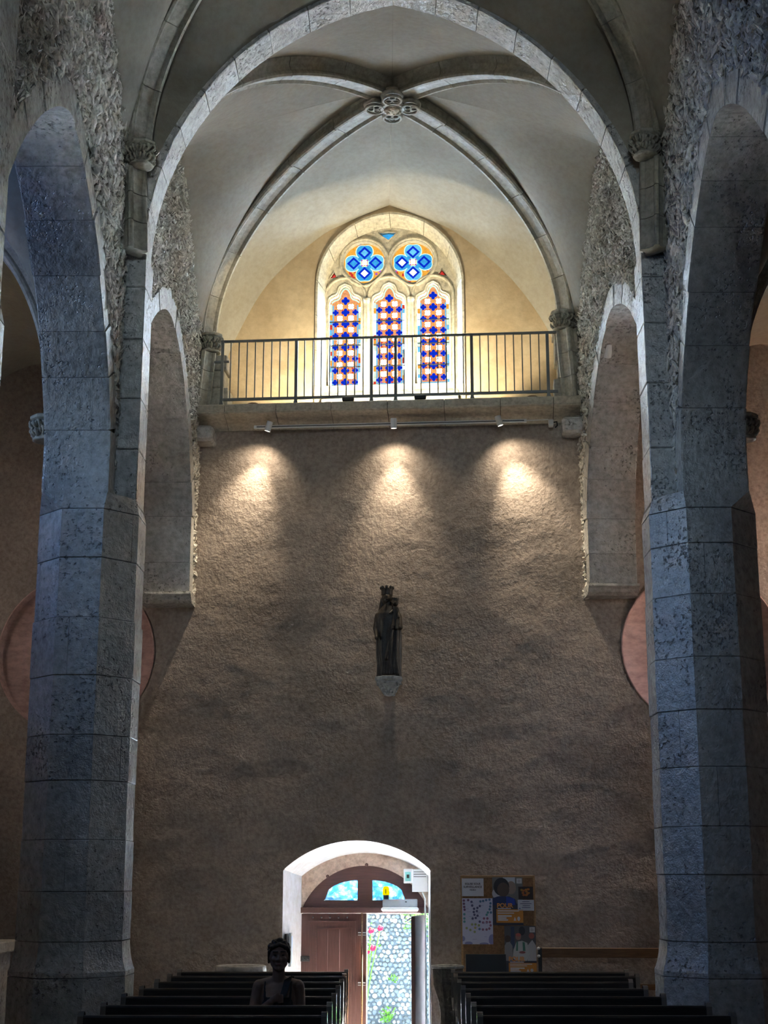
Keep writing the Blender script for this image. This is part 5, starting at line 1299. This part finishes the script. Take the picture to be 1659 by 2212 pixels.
while z < 1.42:
    x = -2.0 + (row % 2) * .033
    while x < 1.6:
        px, pz = x + rp.uniform(-.014, .014), z + rp.uniform(-.012, .012); s = rp.uniform(.026, .040); an = rp.uniform(0, PI)
        if -.40 < px < .36 and pz > -.2 and count < 300:
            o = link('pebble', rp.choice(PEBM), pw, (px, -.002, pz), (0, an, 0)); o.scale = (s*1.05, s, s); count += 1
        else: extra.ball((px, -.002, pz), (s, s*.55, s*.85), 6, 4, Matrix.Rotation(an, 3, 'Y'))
        x += .066
    z += .058; row += 1
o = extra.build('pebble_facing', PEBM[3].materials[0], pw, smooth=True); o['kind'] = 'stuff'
def leaves(mb, c, n, rx, ry, rz, L, rnd):
    for _ in range(n):
        p = Vector(c) + Vector((rnd.gauss(0, rx), rnd.gauss(0, ry), rnd.gauss(0, rz))); d = Vector((rnd.gauss(0, 1), rnd.gauss(0, 1), rnd.gauss(.2, .8))).normalized(); u = d.orthogonal().normalized(); w = d.cross(u)
        k = len(mb.v); l = L * rnd.uniform(.6, 1.3)
        mb.v += [tuple(q) for q in (p, p + d*l*.5 + u*l*.22 + w*l*.06, p + d*l, p + d*l*.5 - u*l*.22 + w*l*.06)]; mb.f.append((k, k+1, k+2, k+3))
sh = empty('hanging_shrub', (.34, 21.32, 1.2)); tag(sh, 'bright green shrub hanging over the pebble wall top', 'shrub')
b = MB(); rl = random.Random(4); leaves(b, (0, -.08, .05), 420, .09, .05, .11, .05, rl); o = b.build('foliage', M['leaf'], sh); o['kind'] = 'stuff'
MB().tube([(-.02, .1, .22), (0, -.04, .2), (-.06, -.1, .05), (-.18, -.12, -.02), (.1, -.1, -.12)], .008, 6).build('branch', M['bench_wood'], sh)
rb = empty('rose_bush', (-.42, 21.1, -.62)); tag(rb, 'rose stems with red blooms in front of the pebble wall', 'rose bush')
for i, pts in enumerate((((0, 0, 0), (.03, .05, .9), (.10, .02, 1.68)), ((0, 0, 0), (.06, .03, .9), (.22, .02, 1.70)), ((0, 0, 0), (.02, 0, .8), (.11, -.03, 1.45)))):
    MB().tube(spline(pts, [k/8 for k in range(9)]), .008, 5).build('stem', M['leaf'], rb, smooth=True)
for x, z, r in ((.10, 1.70, .05), (.225, 1.73, .048), (.125, 1.47, .05), (.055, 1.415, .035)):
    bl = link('bloom', None, rb, (x, -.02, z))
    for k in range(9):
        a = k*2.4; t = .25 + .075*k; MB().ball((r*.5*t*math.cos(a), r*.3*t*math.sin(a) - r*.3, r*.5*t*math.sin(a)), (r*.5, r*.35, r*.5), 8, 5).build('petal', M['petal'], bl, smooth=True)
b = MB(); leaves(b, (.05, 0, 1.5), 60, .07, .04, .22, .05, rl); o = b.build('foliage', M['leaf'], rb); o['kind'] = 'stuff'
for x, z, lab in ((-.02, .42, 'middle'), (-.10, -.06, 'bottom')):
    t = empty('weed_tuft', (x, 21.36, z)); tag(t, f'small green weed growing from the {lab} of the pebble wall', 'weed', 'weeds in the pebble wall')
    b = MB(); leaves(b, (0, -.05, 0), 26 if lab == 'middle' else 90, .035, .01, .02 if lab == 'middle' else .05, .05, rl); o = b.build('foliage', M['leaf'], t); o['kind'] = 'stuff'
    MB().tube([(0, .03, 0), (0, -.04, 0.0), (.01, -.06, .02)], .005, 5).build('stem', M['leaf'], t)
tr_ = empty('garden_tree', (-1.2, 30, -.62)); tag(tr_, 'hazy garden tree beyond the wall, seen through the fanlight', 'tree')
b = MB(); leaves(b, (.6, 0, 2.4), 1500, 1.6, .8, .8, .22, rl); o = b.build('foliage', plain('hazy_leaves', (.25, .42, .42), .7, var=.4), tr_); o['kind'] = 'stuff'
MB().tube([(0.6, 0, 0), (.6, 0, 1.2), (.7, 0, 2.4)], [.12, .09, .05], 8).build('trunk', M['bench_wood'], tr_)
